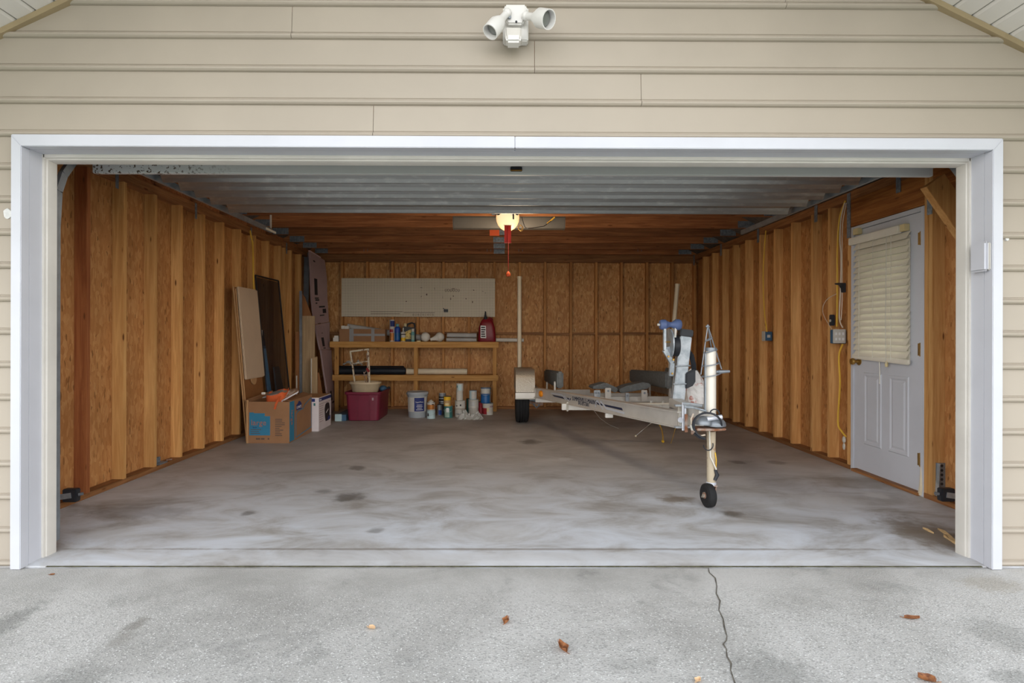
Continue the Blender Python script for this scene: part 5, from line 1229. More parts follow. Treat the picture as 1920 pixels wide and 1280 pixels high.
q2 = [p + Vector((.002, .002, .0035)) for p in q]; m2, t2_, b2_ = nodes('magazine_cover'); nn_ = noise(t2_, pos(t2_), 26, 4); t2_.links.new(mixc(t2_, sstep(t2_, nn_, .42, .6), C(150, 120, 90), C(206, 196, 182)), b2_.inputs['Base Color']); b2_.inputs['Roughness'].default_value = .4
MB().hexa([tuple(p - dn * .05) for p in q2], [tuple(p) for p in q2]).build('cover', m2, t)

# ---------------- white heater carton
wy0 = Y1 + .02; wx1 = Wy(597.5, 800, wy0).x; wy1 = wy0 + .52; hW = Wy(597, 745.5, wy0).z; wx0 = wx1 - .33
t = thing('heater_carton', 'white printed carton with heater picture behind the moving carton', 'carton', ((wx0 + wx1) / 2, (wy0 + wy1) / 2, 0))
MB().box(wx0, wx1, wy0, wy1, .0005, hW).build('carton', M['paper'], t, bevel=.004)
MB().box(wx0 + .004, wx1 - .004, wy0 + .004, wy1 - .004, hW - .0005, hW + .002).build('top_flaps', M['cardlight'], t)
yy0 = lambda f: wy0 + (wy1 - wy0) * f
MB().box(wx1 - .0005, wx1 + .0012, yy0(.02), yy0(.985), hW * .88, hW * .975).build('blue_band', M['inknavy'], t)
MB().box(wx0 + .05, wx1 - .045, wy0 - .0012, wy0 + .0005, hW * .88, hW * .97).build('blue_band', M['inknavy'], t)
MB().box(wx1 - .062, wx1 - .040, wy0 - .0012, wy0 + .0005, hW * .76, hW * .84).build('green_mark', M['cangreen'], t)
lettering('Heater', .030, frameM((wx1 + .0018, yy0(.13), hW * .925), (0, 1, 0), (0, 0, 1)), M['inkwhite'], t)
yc = yy0(.67); hw = .11
MB().prism([(yc - hw * .62, hW * .20), (yc + hw * .62, hW * .20), (yc + hw * .9, hW * .35), (yc + hw * .95, hW * .60), (yc + hw * .72, hW * .73), (yc + hw * .3, hW * .76), (yc - hw * .3, hW * .76), (yc - hw * .75, hW * .72), (yc - hw, hW * .58), (yc - hw * .85, hW * .34)], 'x', wx1 - .0005, wx1 + .0012).build('heater_picture', M['inkblack'], t)
MB().beam((wx1 + .0016, yc - .05, hW * .46), (wx1 + .0016, yc + .045, hW * .55), .014, .0012, up=(1, 0, 0)).build('white_mark', M['inkwhite'], t)
MB().prism([(yc + .02, hW * .20), (yc + .13, hW * .22), (yc + .13, hW * .34), (yc + .03, hW * .31)], 'x', wx1, wx1 + .0022).build('blue_badge', M['inknavy'], t)
mb = MB()
for i in range(9):
    zz = hW * (.80 - i * .066); L_ = (.86, .30, .26, .32, .28, .26, .30, .24, .28)[i]
    mb.box(wx1 - .0004, wx1 + .0010, yy0(.06), yy0(.06 + L_), zz - .006, zz)
mb.build('print_line', M['inkpink'], t)['kind'] = 'stuff'

# ================================================================== BOAT TRAILER
TX = 1.41
tl = thing('boat_trailer', 'galvanized single axle boat trailer parked nose out on its jack', 'trailer', (TX, 3.2, 0))
def mx(p): return (2 * TX - p[0], p[1], p[2])
# tongue rails
RF = Wy(1280, 787, 1.28); RF = Vector((RF.x, 1.28, RF.z)); RR = Wy(1007, 736, 4.45); RR = Vector((RR.x, 4.45, RR.z))
for sgn in (0, 1):
    a, b_ = (RF, RR) if not sgn else (Vector(mx(RF)), Vector(mx(RR)))
    rl = MB().beam(a, b_, .045, .112).build('tongue_rail', M['alu'], tl, bevel=.003)
    for dz, nm in ((.056, 'flange'), (-.056, 'flange')):
        MB().beam(a + Vector((0, 0, dz)), b_ + Vector((0, 0, dz)), .085, .010).build(nm, M['alu'], rl, bevel=.002)
    c_ = Vector((b_.x, 6.05, b_.z - .05)); MB().beam(b_ + Vector((0, -.01, 0)), c_, .06, .112).build('side_rail', M['aludull'], tl, bevel=.003)
    if not sgn: RAIL = (a, b_)
# rail side frame of reference for decals (outer face of the left rail)
d = (RAIL[1] - RAIL[0]).normalized(); ex = -d; nrm = Vector((-abs(d.y), -abs(d.x), 0)).normalized(); nrm = Vector((d.y * -1, d.x, 0)).normalized()
if nrm.y > 0: nrm = -nrm
upv = ex.cross(nrm); upv = upv if upv.z > 0 else -upv
def RP(px, v, out=.0242):        # point on the rail's outer face at screen column px, height v (-1..1)
    lo, hi = 0.0, 1.0
    for _ in range(40):
        m_ = (lo + hi) / 2; p = RAIL[0] + (RAIL[1] - RAIL[0]) * m_; sxp = CX + 6 - 12 + (p.x - CAM.x) / (p.y - CAM.y) * FPX
        if sxp > px: lo = m_
        else: hi = m_
    return RAIL[0] + (RAIL[1] - RAIL[0]) * lo + nrm * out + upv * (v * .048)
def decal(pts, mt, nm, out=.0238):
    q = [RP(px, v, out) for px, v in pts]; n = len(q); mb = MB().add([tuple(p) for p in q] + [tuple(p - nrm * .0012) for p in q], [list(range(n)), list(range(2 * n - 1, n - 1, -1))] + [(i, (i + 1) % n, n + (i + 1) % n, n + i) for i in range(n)])
    return mb.build(nm, M[mt], tl)
decal([(1039, .30), (1075, .22), (1073, -.28), (1043, -.05)], 'navy', 'dark_stripe'); decal([(1122, .34), (1171, .20), (1173, -.22), (1126, -.02)], 'navy', 'dark_stripe')
def stripe(pts, w_, nm='silver_stripe'):
    mb = MB()
    for i in range(len(pts) - 1): mb.beam(RP(*pts[i], .0252), RP(*pts[i + 1], .0252), w_, .0012, up=tuple(nrm))
    mb.build(nm, M['silver'], tl)
stripe([(1038, .62), (1058, .66), (1066, -.30)], .016); stripe([(1062, .60), (1071, -.45), (1073, .48)], .012)
stripe([(1121, -.62), (1123, .60), (1126, .72), (1136, -.75)], .014); stripe([(1131, .80), (1142, -.42), (1176, -.62)], .018)
lettering('SUMMERVILLE-MARINE', .062, frameM(RP(1099.5, .28, .0246), ex, upv), M['navy'], tl)
lettering('843-875-5001', .050, frameM(RP(1099, -.48, .0246), ex, upv), M['navy'], tl)
p = RP(1019, .05, .03); o = MB().ball((0, 0, 0), .055, .028, .040, 16, 8, 0, frameM(p, ex, nrm)).build('marker_light', M['amber'], tl, smooth=True)
p = RP(1142, -1.35, .0); MB().beam(p, p + Vector((.0, 0, -.04)), .07, .05, up=(0, 1, 0)).build('rail_tab', M['alu'], tl, bevel=.003)
# cross members
def xbar(px0, px1, pyc, y, h, w_, nm='cross_member', mt='alu', x1=None):
    a = Wy(px0, pyc, y); b_ = Wy(px1, pyc, y)
    return MB().beam((a.x, y, a.z), (b_.x if x1 is None else x1, y, a.z), w_, h).build(nm, M[mt], tl, bevel=.003)
o = xbar(1053, 1180, 762, 3.40, .068, .06, x1=2 * TX - Wy(1053, 762, 3.4).x); a = Wy(1064, 762, 3.36); MB().box(a.x - .012, a.x + .012, 3.355, 3.37, a.z - .05, a.z + .05).build('u_bolt', M['aludull'], o, bevel=.004)
xbar(1004, 1200, 748, 4.62, .078, .06, x1=2 * TX - .46)
xbar(1043, 1107, 734, 5.30, .062, .05, x1=1.30); xbar(1007, 1200, 741, 5.95, .08, .06, x1=2 * TX - .50)
xbar(1120, 1262, 747.5, 4.30, .066, .05, x1=2.02)
a = Wy(1170, 757, 2.9); b_ = Wy(1296, 757.5, 2.0); MB().tube([a, b_], .012, 8).build('wire_conduit', M['pvcw'], tl)
for px in (1220, 1242): k = Wy(px, 756, 2.7); MB().box(k.x - .008, k.x + .008, 2.68, 2.70, k.z - .03, k.z + .03).build('conduit_clip', M['alu'], tl)
# axle, wheels, fenders, guide poles
AX = 4.89; TR = .292
MB().beam((.36, AX, TR), (2 * TX - .36, AX, TR), .05, .05).build('axle', M['steel'], tl)
for sgn in (0, 1):
    cx = .322 if not sgn else 2 * TX - .322
    w0, w1 = cx - .088, cx + .088
    prof = [(TR * .60, -.080), (TR * .82, -.088), (TR * .95, -.080), (TR, -.058)]
    for g in (-.034, 0, .034): prof += [(TR, g - .006), (TR - .010, g - .004), (TR - .010, g + .004), (TR, g + .006)]
    prof += [(TR, .058), (TR * .95, .080), (TR * .82, .088), (TR * .60, .080)]
    Mw = Matrix.Translation((cx, AX, TR)) @ Matrix.Rotation(R(90), 4, 'Y')
    wh = MB().lathe(prof, 40, Mw).build('tyre', M['rubber'], tl, smooth=True)
    MB().lathe([(0, -.05), (.05, -.05), (.06, -.03), (TR * .58, -.03), (TR * .60, -.079), (TR * .62, -.079), (TR * .62, .079), (TR * .60, .079), (TR * .58, .03), (.06, .03), (.05, .05), (0, .05)], 28, Mw).build('rim', M['galv'], wh, smooth=True)
    fx0, fx1 = Wy(967, 700, 4.5).x, Wy(1003, 700, 4.5).x
    if sgn: fx0, fx1 = 2 * TX - fx1, 2 * TX - fx0
    zf1 = Wy(985, 694, 4.5).z; zf0 = Wy(985, 735, 4.5).z
    A = [(4.48, zf0), (4.50, zf1 - .10), (4.53, zf1 - .04), (4.60, zf1), (5.20, zf1), (5.28, zf1 - .06), (5.32, zf0)]
    B = [(y, z) for y, z in ((5.31, zf0), (5.27, zf1 - .066), (5.195, zf1 - .006), (4.605, zf1 - .006), (4.537, zf1 - .046), (4.507, zf1 - .10), (4.487, zf0))]
    fd = MB().prism(A + B, 'x', fx0, fx1).build('fender', M['tread'], tl, smooth=True)
    xs = fx0 if not sgn else fx1 - .004; MB().prism([(4.487, zf0), (4.507, zf1 - .10), (4.537, zf1 - .046), (4.605, zf1 - .006), (5.195, zf1 - .006), (5.27, zf1 - .066), (5.31, zf0)], 'x', xs, xs + .004).build('fender_side', M['tread'], fd)
    zs0 = Wy(985, 748, 4.46).z
    MB().box(fx0 - .004, fx1 + .006, 4.445, 4.53, zs0 + .012, zf0 - .004).build('step', M['alu'], tl, bevel=.004)
    MB().box(fx0 - .006, fx1 + .010, 4.44, 4.53, zs0, zs0 + .012).build('step_lip', M['aludull'], tl)
    mb = MB()
    for i in range(8): mb.box(fx0 + .02 + i * .026, fx0 + .034 + i * .026, 4.4785, 4.487, zf0 + .004, zf0 + .018)
    mb.build('rivet_row', M['cream'], fd)['kind'] = 'stuff'
    MB().beam((fx1 - .01 if not sgn else fx0 + .01, 4.62, zs0 + .02), (RR.x if not sgn else 2 * TX - RR.x, 4.62, zs0 + .02), .08, .05).build('fender_arm', M['aludull'], tl)
yP = 5.34
pb = Wy(974, 700, yP); pt = Wy(974, 522, yP)
o = MB().tube([(pb.x, yP, zf1 - .25), (pt.x, yP, pt.z)], .030, 16).build('guide_pole', M['pvc'], tl, smooth=True); MB().tube([(pt.x, yP, pt.z), (pt.x, yP, pt.z + .03)], .034, 16).build('pole_cap', M['pvc'], o, smooth=True)
pt = Wy(1270, 536, yP); pb = Wy(1263, 615, yP); d_ = (pb - pt).normalized(); pe = pt + d_ * 1.28
o = MB().tube([pe, pt], .030, 16).build('guide_pole', M['pvc'], tl, smooth=True); MB().tube([pt, pt - d_ * .03], .034, 16).build('pole_cap', M['pvc'], o, smooth=True)
MB().beam((.34, yP + .05, .50), (RR.x, yP + .05, .40), .05, .05).build('pole_bracket', M['galv'], tl); MB().beam((2 * TX - .34, yP + .05, .50), (2 * TX - RR.x, yP + .05, .40), .05, .05).build('pole_bracket', M['galv'], tl)
k = Wy(1002, 752, 4.7); MB().beam((k.x - .10, 4.8, k.z - .02), (k.x + .12, 4.8, k.z - .05), .05, .03).build('leaf_spring', M['rust'], tl)
MB().tube([Wy(1000, 757, 4.7), Wy(1006, 764, 4.7), Wy(1012, 758, 4.7)], .012, 6).build('spring_shackle', M['steel'], tl)
# carpeted side bunks on edge
for sgn in (0, 1):
    f = (lambda x: x) if not sgn else (lambda x: 2 * TX - x)
    n0, n1 = f(.70), f(.74); 
    z00, z01 = Wy(1048, 728, 4.1).z, Wy(1048, 696.5, 4.1).z; z10, z11 = z00 - .07, z01 - .09
    x0a, x0b = f(.712), f(.792); x1a, x1b = f(.712), f(.792)
    bk = MB().hexa([(x0a, 4.10, z00), (x0b, 4.10, z00), (x0b, 4.10, z01), (x0a, 4.10, z01)], [(x1a, 6.05, z10), (x1b, 6.05, z10), (x1b, 6.05, z11), (x1a, 6.05, z11)]).build('side_bunk', M['carpet'], tl, bevel=.018)
    for (px, p0, p1, yy) in (((1047, 715, 745, 4.25), (1022, 716, 742, 5.4)) if not sgn else ((1238, 710, 745, 4.25), (1200, 705, 742, 5.2))):
        k = Wy(px, p0, yy); k2 = Wy(px, p1, yy); xx = k.x if sgn else .72
        xx = f(.700)
        ub = MB().box(xx - .010, xx + .010, yy - .028, yy + .028, k2.z, k.z).build('bunk_bracket', M['alu'], tl, bevel=.003)
        MB().tube([(xx - (.012 if sgn else .012), yy, k.z - .03), (xx + .014, yy, k.z - .03)], .009, 8).build('bolt', M['steel'], ub)
# keel pads
def pad(pts, y, dep, lab=None):
    q = [Wy(px, py, y) for px, py in pts]; a = [(p.x, y, p.z) for p in q]; b_ = [(p.x, y + dep, p.z - .012) for p in q]; n = len(q)
    return MB().add(a + b_, [list(range(n)), list(range(2 * n - 1, n - 1, -1))] + [(i, (i + 1) % n, n + (i + 1) % n, n + i) for i in range(n)]).build('keel_pad', M['carpet'], tl, bevel=.012)
pad([(1111, 724), (1136, 717), (1160, 728), (1156, 736.5), (1137, 729), (1111, 729)], 4.22, .34)
pad([(1160, 730), (1176, 723), (1206, 716.5), (1219, 718.5), (1222, 723), (1213, 729), (1190, 733), (1165, 737)], 4.22, .34)
for (px, p0, p1) in ((1140, 727, 752), (1208, 731, 752), (1176, 736, 752), (1122, 731, 748), (1117, 731, 746)):
    a = Wy(px, p0, 4.18); b_ = Wy(px, p1, 4.18); w_ = .036 if px in (1140, 1208) else .022
    ub = MB().box(a.x - w_, a.x + w_, 4.165, 4.20, b_.z, a.z).build('pad_bracket', M['alu' if px in (1140, 1208) else 'galv'], tl, bevel=.006)
    MB().tube([(a.x, 4.160, a.z - .035), (a.x, 4.168, a.z - .035)], .014, 10).build('bolt', M['steel'], ub)
NZ = RF.z + .028
# coupler and nose hardware
yc = .99
mb = MB(); k1 = Wy(1319, 793, yc); k2 = Wy(1342, 796, yc)
cp = MB().ball(k1, .060, .062, .050, 20, 10, lo=-8).ball(k2, .066, .064, .052, 20, 10, lo=-8).build('coupler', M['steel'], tl, smooth=True)
kb = Wy(1330, 803, yc); MB().prism([(kb.x - .105, yc - .06), (kb.x + .02, yc - .075), (kb.x + .095, yc - .05), (kb.x + .105, yc + .02), (kb.x + .05, yc + .07), (kb.x - .09, yc + .06)], 'z', kb.z - .006, kb.z + .008).build('rusty_rim', M['rust'], cp, bevel=.004)
kk = Wy(1340, 783, yc - .04); MB().tube([kk + Vector((-.05, 0, -.008)), kk + Vector((.045, -.01, .008))], .015, 12).build('latch_pin', M['silver'], cp)
ring = [Wy(1340 + 9 * math.cos(R(a_)), 776 + 9 * math.sin(R(a_)), yc - .03) for a_ in range(180, 375, 20)]; MB().tube(ring, .0045, 6).build('latch_ring', M['black'], cp)
MB().beam((TX + .01, 1.05, NZ + .035), (TX + .01, 1.75, NZ + .045), .09, .07).build('tongue_tube', M['alu'], tl, bevel=.004)
MB().beam((RF.x - .03, 1.30, NZ), (2 * TX - RF.x + .03, 1.30, NZ), .015, .17).build('nose_plate', M['aludull'], tl, bevel=.003)
for dz in (.078, -.078):
    MB().box(RF.x - .06, RF.x + .12, 1.255, 1.29, NZ + dz - .006, NZ + dz + .006).build('clamp_bar', M['galv'], tl, bevel=.002)
for px in (1280.5, 1285):
    k = Wy(px, 775, 1.26); MB().tube([(k.x, 1.26, NZ - .10), (k.x, 1.26, NZ + .10)], .008, 8).build('clamp_bolt', M['silver'], tl)
k = Wy(1276, 787, 1.255); MB().tube([(k.x, 1.25, k.z), (k.x, 1.262, k.z)], .02, 12).build('nut', M['silver'], tl)
for (px, p0, p1) in ((1286.5, 776, 810), (1298.5, 782, 814)):
    a = Wy(px, p0, 1.15); b_ = Wy(px, p1, 1.15); MB().beam(a, b_, .020, .006, up=(0, 1, 0)).build('rusty_strap', M['rust'], tl)
MB().tube([Wy(1283, 763, 1.1), Wy(1300, 764, 1.08), Wy(1312, 767, 1.05), Wy(1325, 771, 1.03)], .008, 6).build('chain_rod', M['galv'], tl)
MB().tube([Wy(1281, 757, 1.2), Wy(1300, 758, 1.16), Wy(1318, 761, 1.12)], .012, 6).build('chain_rod', M['galv'], tl)
loop = [Wy(1326 + 27 * math.cos(R(a_)), 796 + 22 * math.sin(R(a_)), .93 + .03 * math.sin(R(a_ * 2))) for a_ in range(150, 385, 15)]
MB().tube(loop, .007, 7).build('cable_loop', M['black'], tl, smooth=True)
loop = [Wy(1325 + 24 * math.cos(R(a_)), 797 + 24 * math.sin(R(a_)), .95) for a_ in range(100, 275, 15)]
MB().tube(loop, .006, 7).build('cable_loop', M['black'], tl, smooth=True)
MB().tube([Wy(1300, 776, 1.0), Wy(1296, 785, .98), Wy(1297, 798, .98), Wy(1300, 806, .98), Wy(1312, 817, .98), Wy(1322, 815, .98)], .006, 6).build('loose_wire', M['wirew'], tl, smooth=True)
MB().tube([Wy(1296, 796, .97), Wy(1299, 806, .97)], .012, 8).build('wire_plug', M['canwhite'], tl)
MB().tube([Wy(1302, 812, .97), Wy(1312, 820, .97), Wy(1322, 822, .97)], .010, 7).build('wire_bundle', M['black'], tl, smooth=True)
# swivel jack
yj = 1.06; jx = Wy(1333, 700, yj).x; jt = Wy(1333, 652, yj).z; jb = Wy(1333, 800, yj).z
MB().tube([(jx, yj, jb), (jx, yj, jt - .02)], .034, 20).build('jack_tube', M['jackw'], tl, smooth=True)
MB().tube([(jx, yj, jt - .022), (jx, yj, jt + .002)], .037, 20).build('jack_cap', M['steel'], tl)
MB().beam((jx - .036, yj + .006, jb), (jx - .036, yj + .006, jt - .03), .014, .02, up=(0, 1, 0)).build('jack_channel', M['steel'], tl)
lx = Wy(1333.5, 860, yj).x; jw = Wy(1333, 905, yj).z
lo_ = MB().tube([(lx, yj, jw - .01), (lx, yj, jb - .03)], .029, 20).build('jack_leg', M['jackold'], tl, smooth=True)
MB().tube([(lx, yj, jw - .015), (lx, yj, jw + .008)], .033, 20).build('leg_collar', M['silver'], lo_)
MB().tube([(jx + .035, yj, Wy(1340, 697, yj).z), (jx + .075, yj - .005, Wy(1340, 697, yj).z)], .012, 10).build('crank_arm', M['steel'], tl)
MB().tube([Wy(1347, 697, yj - .005), Wy(1368, 696, yj - .01)], [.014, .009], 10).build('crank_grip', M['steel'], tl)
wc = Wy(1328, 928, yj - .03); wr_ = wc.z - .001; 
Mw = Matrix.Translation((wc.x, wc.y, wr_)) @ Matrix.Rotation(R(7), 4, 'Z') @ Matrix.Rotation(R(90), 4, 'Y')
ww = MB().lathe([(wr_ * .45, -.026), (wr_ * .8, -.030), (wr_ * .96, -.022), (wr_, -.010), (wr_, .010), (wr_ * .96, .022), (wr_ * .8, .030), (wr_ * .45, .026)], 30, Mw).build('jack_wheel', M['rubber'], tl, smooth=True)
MB().lathe([(0, -.032), (.02, -.032), (.022, -.022), (wr_ * .5, -.022), (wr_ * .5, .022), (.022, .022), (.02, .032), (0, .032)], 18, Mw).build('hub', M['rust'], ww, smooth=True)
dx = Vector((math.cos(R(7)), math.sin(R(7)), 0))
for s_ in (-1, 1):
    c = Vector((wc.x, wc.y, wr_)) + dx * .040 * s_
    MB().beam(c + Vector((0, 0, -.012)), Vector((lx, yj, jw - .012)) + dx * .030 * s_ + Vector((0, 0, 0)), .034, .007, up=tuple(dx)).build('wheel_fork', M['aludull' if s_ < 0 else 'rust'], tl)
MB().box(lx - .034, lx + .034, yj - .034, yj + .034, jw - .020, jw - .010).build('fork_plate', M['rust'], tl, bevel=.003)
cr = [Wy(1330, 806, yj - .04), Wy(1331, 830, yj - .04), Wy(1332, 856, yj - .035), Wy(1337, 866, yj - .04), Wy(1343, 880, yj - .04)]; MB().tube(cr, .005, 6).build('jack_wire', M['pvcw'], tl, smooth=True)
MB().tube([Wy(1341, 848, yj - .03), Wy(1343, 862, yj - .03), Wy(1342, 880, yj - .03)], .004, 6).build('jack_wire', M['yellow'], tl, smooth=True)
MB().tube([Wy(1341, 880, yj - .03), Wy(1345, 890, yj - .03), Wy(1340, 900, yj - .03)], [.010, .014, .012], 7).build('connector', M['black'], tl, smooth=True)
MB().tube([Wy(1328 + 9 * math.cos(R(a_)), 834 + 10 * math.sin(R(a_)), yj - .05) for a_ in range(-20, 200, 20)], .004, 6).build('jack_wire', M['black'], tl, smooth=True)
# wire cage hung on the jack
ap = Wy(1327, 610, yj); zr1 = Wy(1327, 683, yj).z; zr2 = Wy(1327, 703, yj).z
cg = MB().tube([ap + Vector((-.008, 0, -.012)), ap, ap + Vector((.008, 0, -.012))], .010, 8).build('wire_cage', M['steel'], tl, smooth=True)
for (px, py, dy) in ((1314, 702, 0), (1353, 692, -.02), (1340, 690, .05)): MB().tube([ap, Wy(px, py, yj + dy)], .0042, 5).build('cage_leg', M['steel'], cg)
for (zr_2, rr_, cxp) in ((Wy(1327, 636, yj).z, .022, 1329), (zr1, .060, 1333), (zr2, .062, 1333), (Wy(1327, 658, yj).z, .044, 1332)):
    c = Wy(cxp, 680, yj); MB().tube([(c.x + rr_ * math.cos(R(a_)), yj + rr_ * .9 * math.sin(R(a_)), zr_2 + .012 * math.cos(R(a_))) for a_ in range(0, 360, 24)], .0042, 5, closed=True).build('cage_ring', M['steel'], cg)
# winch post, winch, bow roller
yw = 1.75
b0 = Wy(1268, 768, yw); t0 = Wy(1284, 631, yw + .02)
wp = MB().beam(b0, t0, .094, .075, up=(0, -1, 0)).build('winch_post', M['galv'], tl, bevel=.006)
t1 = t0 + (t0 - b0).normalized() * .058; MB().beam(t0, t1, .104, .085, up=(0, -1, 0)).build('post_cap', M['black'], wp, bevel=.006)
for f in (.355, .60):
    p = b0 + (t0 - b0) * f; MB().tube([p + Vector((-.062, -.045, .0)), p + Vector((.056, -.045, .004))], .006, 8).build('u_bolt', M['galv'], wp)
MB().beam(b0 + Vector((-.08, -.03, .004)), b0 + Vector((.08, -.03, .004)), .12, .012).build('post_foot', M['rust'], wp, bevel=.003)
ro0, ro1 = Wy(1241, 608.5, yw - .06), Wy(1273, 608.5, yw - .06); L_ = (ro1 - ro0).length
MB().lathe([(.0, -.018), (.034, -.016), (.041, .0), (.041, .028), (.034, .036), (.022, L_ * .42), (.022, L_ * .58), (.036, L_ - .036), (.044, L_ - .026), (.044, L_ + .002), (.034, L_ + .016), (0, L_ + .018)], 26, dirM(ro0, ro1 - ro0)).build('bow_roller', M['blue'], tl, smooth=True)
MB().tube([ro0 + (ro0 - ro1).normalized() * .035, ro0], .009, 10).build('roller_pin', M['pvcw'], tl)
mb = MB()
P = [Wy(1246, 612, yw - .07), Wy(1246, 656, yw - .07), Wy(1260, 680, yw - .06), Wy(1258, 704, yw - .05)]
for i in range(3): mb.beam(P[i], P[i + 1], .018 if i < 1 else .034, .03, up=(0, -1, 0))
mb.build('roller_bracket', M['galv'], tl); MB().beam(Wy(1266.5, 612, yw - .07), Wy(1265, 632, yw - .06), .016, .03, up=(0, -1, 0)).build('roller_bracket', M['alu'], tl)
c = Wy(1255, 644, yw - .02)
wn = MB().lathe([(0, -.006), (.120, -.006), (.122, 0), (.120, .006), (0, .006)], 36, dirM(c, (1, .02, .0)) @ Matrix.Diagonal((1, 1, 1, 1))).build('winch_gear', M['galv'], tl, smooth=True)
c2 = Wy(1264.5, 648, yw - .0); MB().lathe([(0, -.018), (.085, -.018), (.085, .025), (0, .025)], 30, dirM(c2, (1, .02, 0))).build('winch_drum', M['black'], tl, smooth=True)
MB().tube([Wy(1247, 641, yw - .08), Wy(1257, 641, yw - .08)], .006, 8).build('winch_axle', M['brass'], wn)
MB().beam(Wy(1252, 650, yw - .06), Wy(1256, 676, yw - .06), .030, .02, up=(0, -1, 0)).build('winch_side', M['steel'], wn)
for (px, py) in ((1262, 674), (1253, 668), (1260, 700)): k = Wy(px, py, yw - .085); MB().tube([k, k + Vector((0, -.012, 0))], .008, 8).build('bolt', M['brass'], wn)
P = [Wy(1291, 655, yw + .02), Wy(1298, 665, yw - .01), Wy(1302, 682, yw - .02), Wy(1303, 694, yw - .02)]
MB().sheet([[p + Vector((-.018, .02, 0)), p + Vector((.006, -.02, 0))] for p in P], .005).build('winch_strap', M['black'], tl, smooth=True)
q = [Wy(1285, 699, yw - .03), Wy(1303, 691, yw - .03), Wy(1303, 715, yw - .03), Wy(1298, 723, yw - .03), Wy(1284.5, 729, yw - .03)]
MB().prism([(p.x, p.z) for p in q], 'y', yw - .05, yw - .01).build('strap_pad', M['black'], tl, bevel=.008)
# hanging plastic bag
rnd = random.Random(4)
c = Wy(1306, 738, 1.95); 
mb = MB(); n, m_ = 22, 14; v = []
for j in range(m_ + 1):
    f = j / m_; z = Wy(1306, 692 + 78 * f, 1.95).z
    cxp = 1299 + 7 * f; hw = (5 + 16 * min(1, f * 2.4) ** .7) / S(1.95) * (1 if f < .93 else .82)
    x0 = Wy(cxp, 720, 1.95).x
    for i in range(n):
        a_ = 2 * math.pi * i / n; k = 1 + .10 * math.sin(5 * a_ + 3 * f) + rnd.uniform(-.05, .05)
        v.append((x0 + hw * k * math.cos(a_) + .015 * f, 1.95 + hw * .8 * k * math.sin(a_), z + rnd.uniform(-.006, .006)))
fs = [(j * n + i, j * n + (i + 1) % n, (j + 1) * n + (i + 1) % n, (j + 1) * n + i) for j in range(m_) for i in range(n)] + [list(range(n)), list(range(m_ * n, (m_ + 1) * n))]
o = MB().add(v, fs).build('shopping_bag', M['bagprint'], None, smooth=False, loc=(c.x, 1.95, Wy(1306, 770, 1.95).z)); tag(o, 'white plastic bag with red print slumped behind the jack on the trailer nose', 'bag')
# loose cords under the frame
def cord(pts, r, mt, lab, nm='cord', knob=None):
    P = [Wy(px, py, yy) for px, py, yy in pts]
    for p in P: p.z = max(p.z, r)
    tt = thing(nm, lab, 'cord', P[-1]); MB().tube(P, r, 6).build('cord', M[mt], tt, smooth=True)
    if knob: MB().ball(P[-1], knob, knob, knob, 10, 8).build('knot', M['canyellow' if mt == 'yellow' else 'pvc'], tt, smooth=True)
g = Wz(1192, 817, .02); cord([(1222, 792, 2.0), (1207, 804, g.y - .06), (1192, 817, g.y)], .004, 'pvcg', 'grey white wire hanging from the trailer to the floor', knob=.012)
g = Wz(1243, 827, .02); cord([(1236, 794, 1.7), (1241, 806, g.y - .3), (1243, 818, g.y - .1), (1243, 827, g.y)], .006, 'yellow', 'yellow cord with knot hanging below the trailer tongue', knob=.016)
g = Wz(1258, 831, .01); cord([(1267, 800, 1.5), (1263, 815, g.y - .4), (1258, 831, g.y)], .003, 'yellow', 'thin yellow cord nearest the trailer nose reaching the floor')
g = Wz(1160, 803, .01); cord([(1113, 768, 3.30), (1124, 783, 3.5), (1142, 796, g.y - .05), (1160, 803, g.y)], .003, 'pvcg', 'thin wire drooping to the floor below the lettered rail')

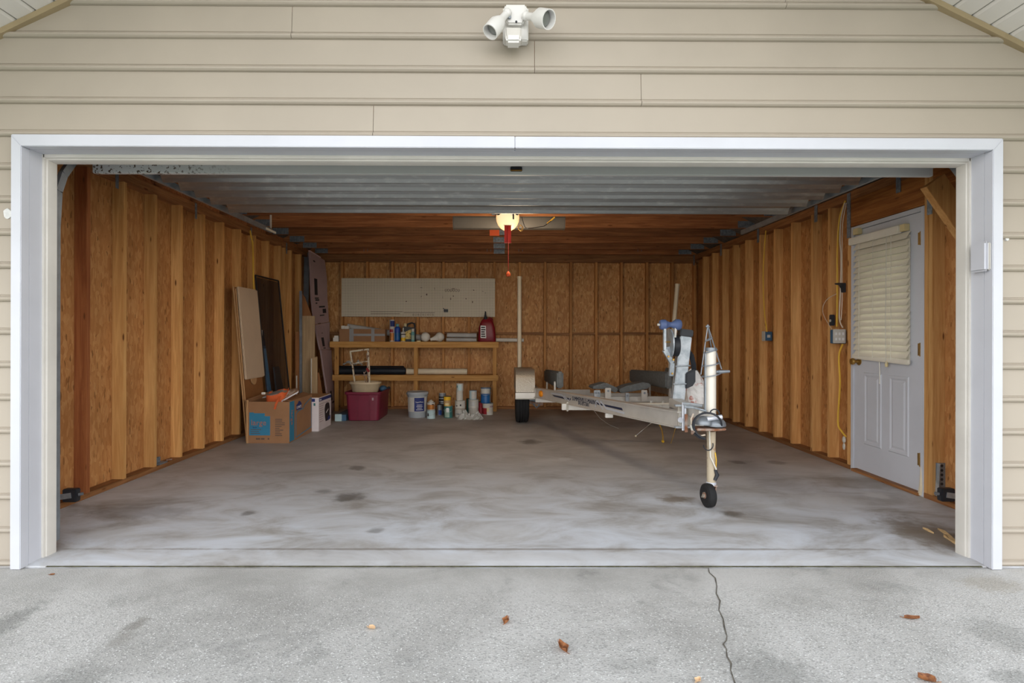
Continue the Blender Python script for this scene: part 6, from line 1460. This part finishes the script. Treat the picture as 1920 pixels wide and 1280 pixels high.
# ================================================================== LEAVES, SPLINTERS
def leaf(px, py, ln, wd, rot, lab, mt='leaf', curl=.35):
    p = Wz(px, py, -.012); rows = []
    for i in range(7):
        f = i / 6; hw = wd * math.sin(math.pi * min(.97, f * .92 + .06)) ** .8 / 2 * (1 + .25 * math.sin(7 * f))
        row = []
        for j in range(5):
            g = (j / 4 - .5) * 2; u = (f - .5) * ln; vv = hw * g
            row.append((p.x + u * math.cos(rot) - vv * math.sin(rot), p.y + u * math.sin(rot) + vv * math.cos(rot), -.0105 + curl * wd * abs(g) ** 1.5 + curl * .7 * ln * (f - .3) ** 2))
        rows.append(row)
    t = thing('dry_leaf', lab, 'leaf', (p.x, p.y, -.012))
    MB().sheet(rows, .0008).build('blade', M[mt], t, smooth=True)
    a = Vector(rows[0][2]); MB().tube([a, a + Vector((-.3 * ln * math.cos(rot), -.3 * ln * math.sin(rot), .004))], .0012, 5).build('stalk', M[mt], t)
leaf(1055, 1218, .056, .036, R(118), 'curled brown leaf nearest the camera left of the driveway crack', curl=.5)
leaf(1710, 1161, .055, .026, R(-18), 'brown leaf lying on the right of the driveway', curl=.4)
leaf(1738, 1277, .052, .040, R(160), 'brown leaf cut by the bottom edge of the picture', curl=.4)
leaf(949, 1168, .034, .030, R(60), 'small dark leaf in the middle of the driveway', curl=.6)
leaf(697, 1179, .034, .026, R(-30), 'small pale leaf left on the driveway', 'leafpale')
leaf(1309, 1277, .026, .022, R(40), 'tiny pale leaf at the bottom edge by the crack', 'leafpale')
leaf(98, 1078, .022, .014, R(10), 'tiny dark leaf by the left casing foot')
def splinter(pts, lab):
    q = [Wz(px, py, .001) for px, py in pts]; n = len(q)
    o = MB().add([tuple(p) for p in q] + [(p.x, p.y, .010 + .006 * (i % 2)) for i, p in enumerate(q)], [list(range(n)), list(range(2 * n - 1, n - 1, -1))] + [(i, (i + 1) % n, n + (i + 1) % n, n + i) for i in range(n)]).build('wood_splinter', M['splinter'], None, loc=tuple(q[0]))
    return tag(o, lab, 'splinter')
splinter([(1758, 992), (1772, 999), (1777, 1002), (1786, 1011), (1798, 1022), (1790, 1020), (1780, 1013), (1769, 1006), (1775, 1004)], 'pale split wood sliver by the right jamb, the wider one')
splinter([(1730, 990.5), (1740, 995), (1751, 1000.5), (1741, 996.5)], 'thin pale wood sliver left of the wider one by the right jamb')
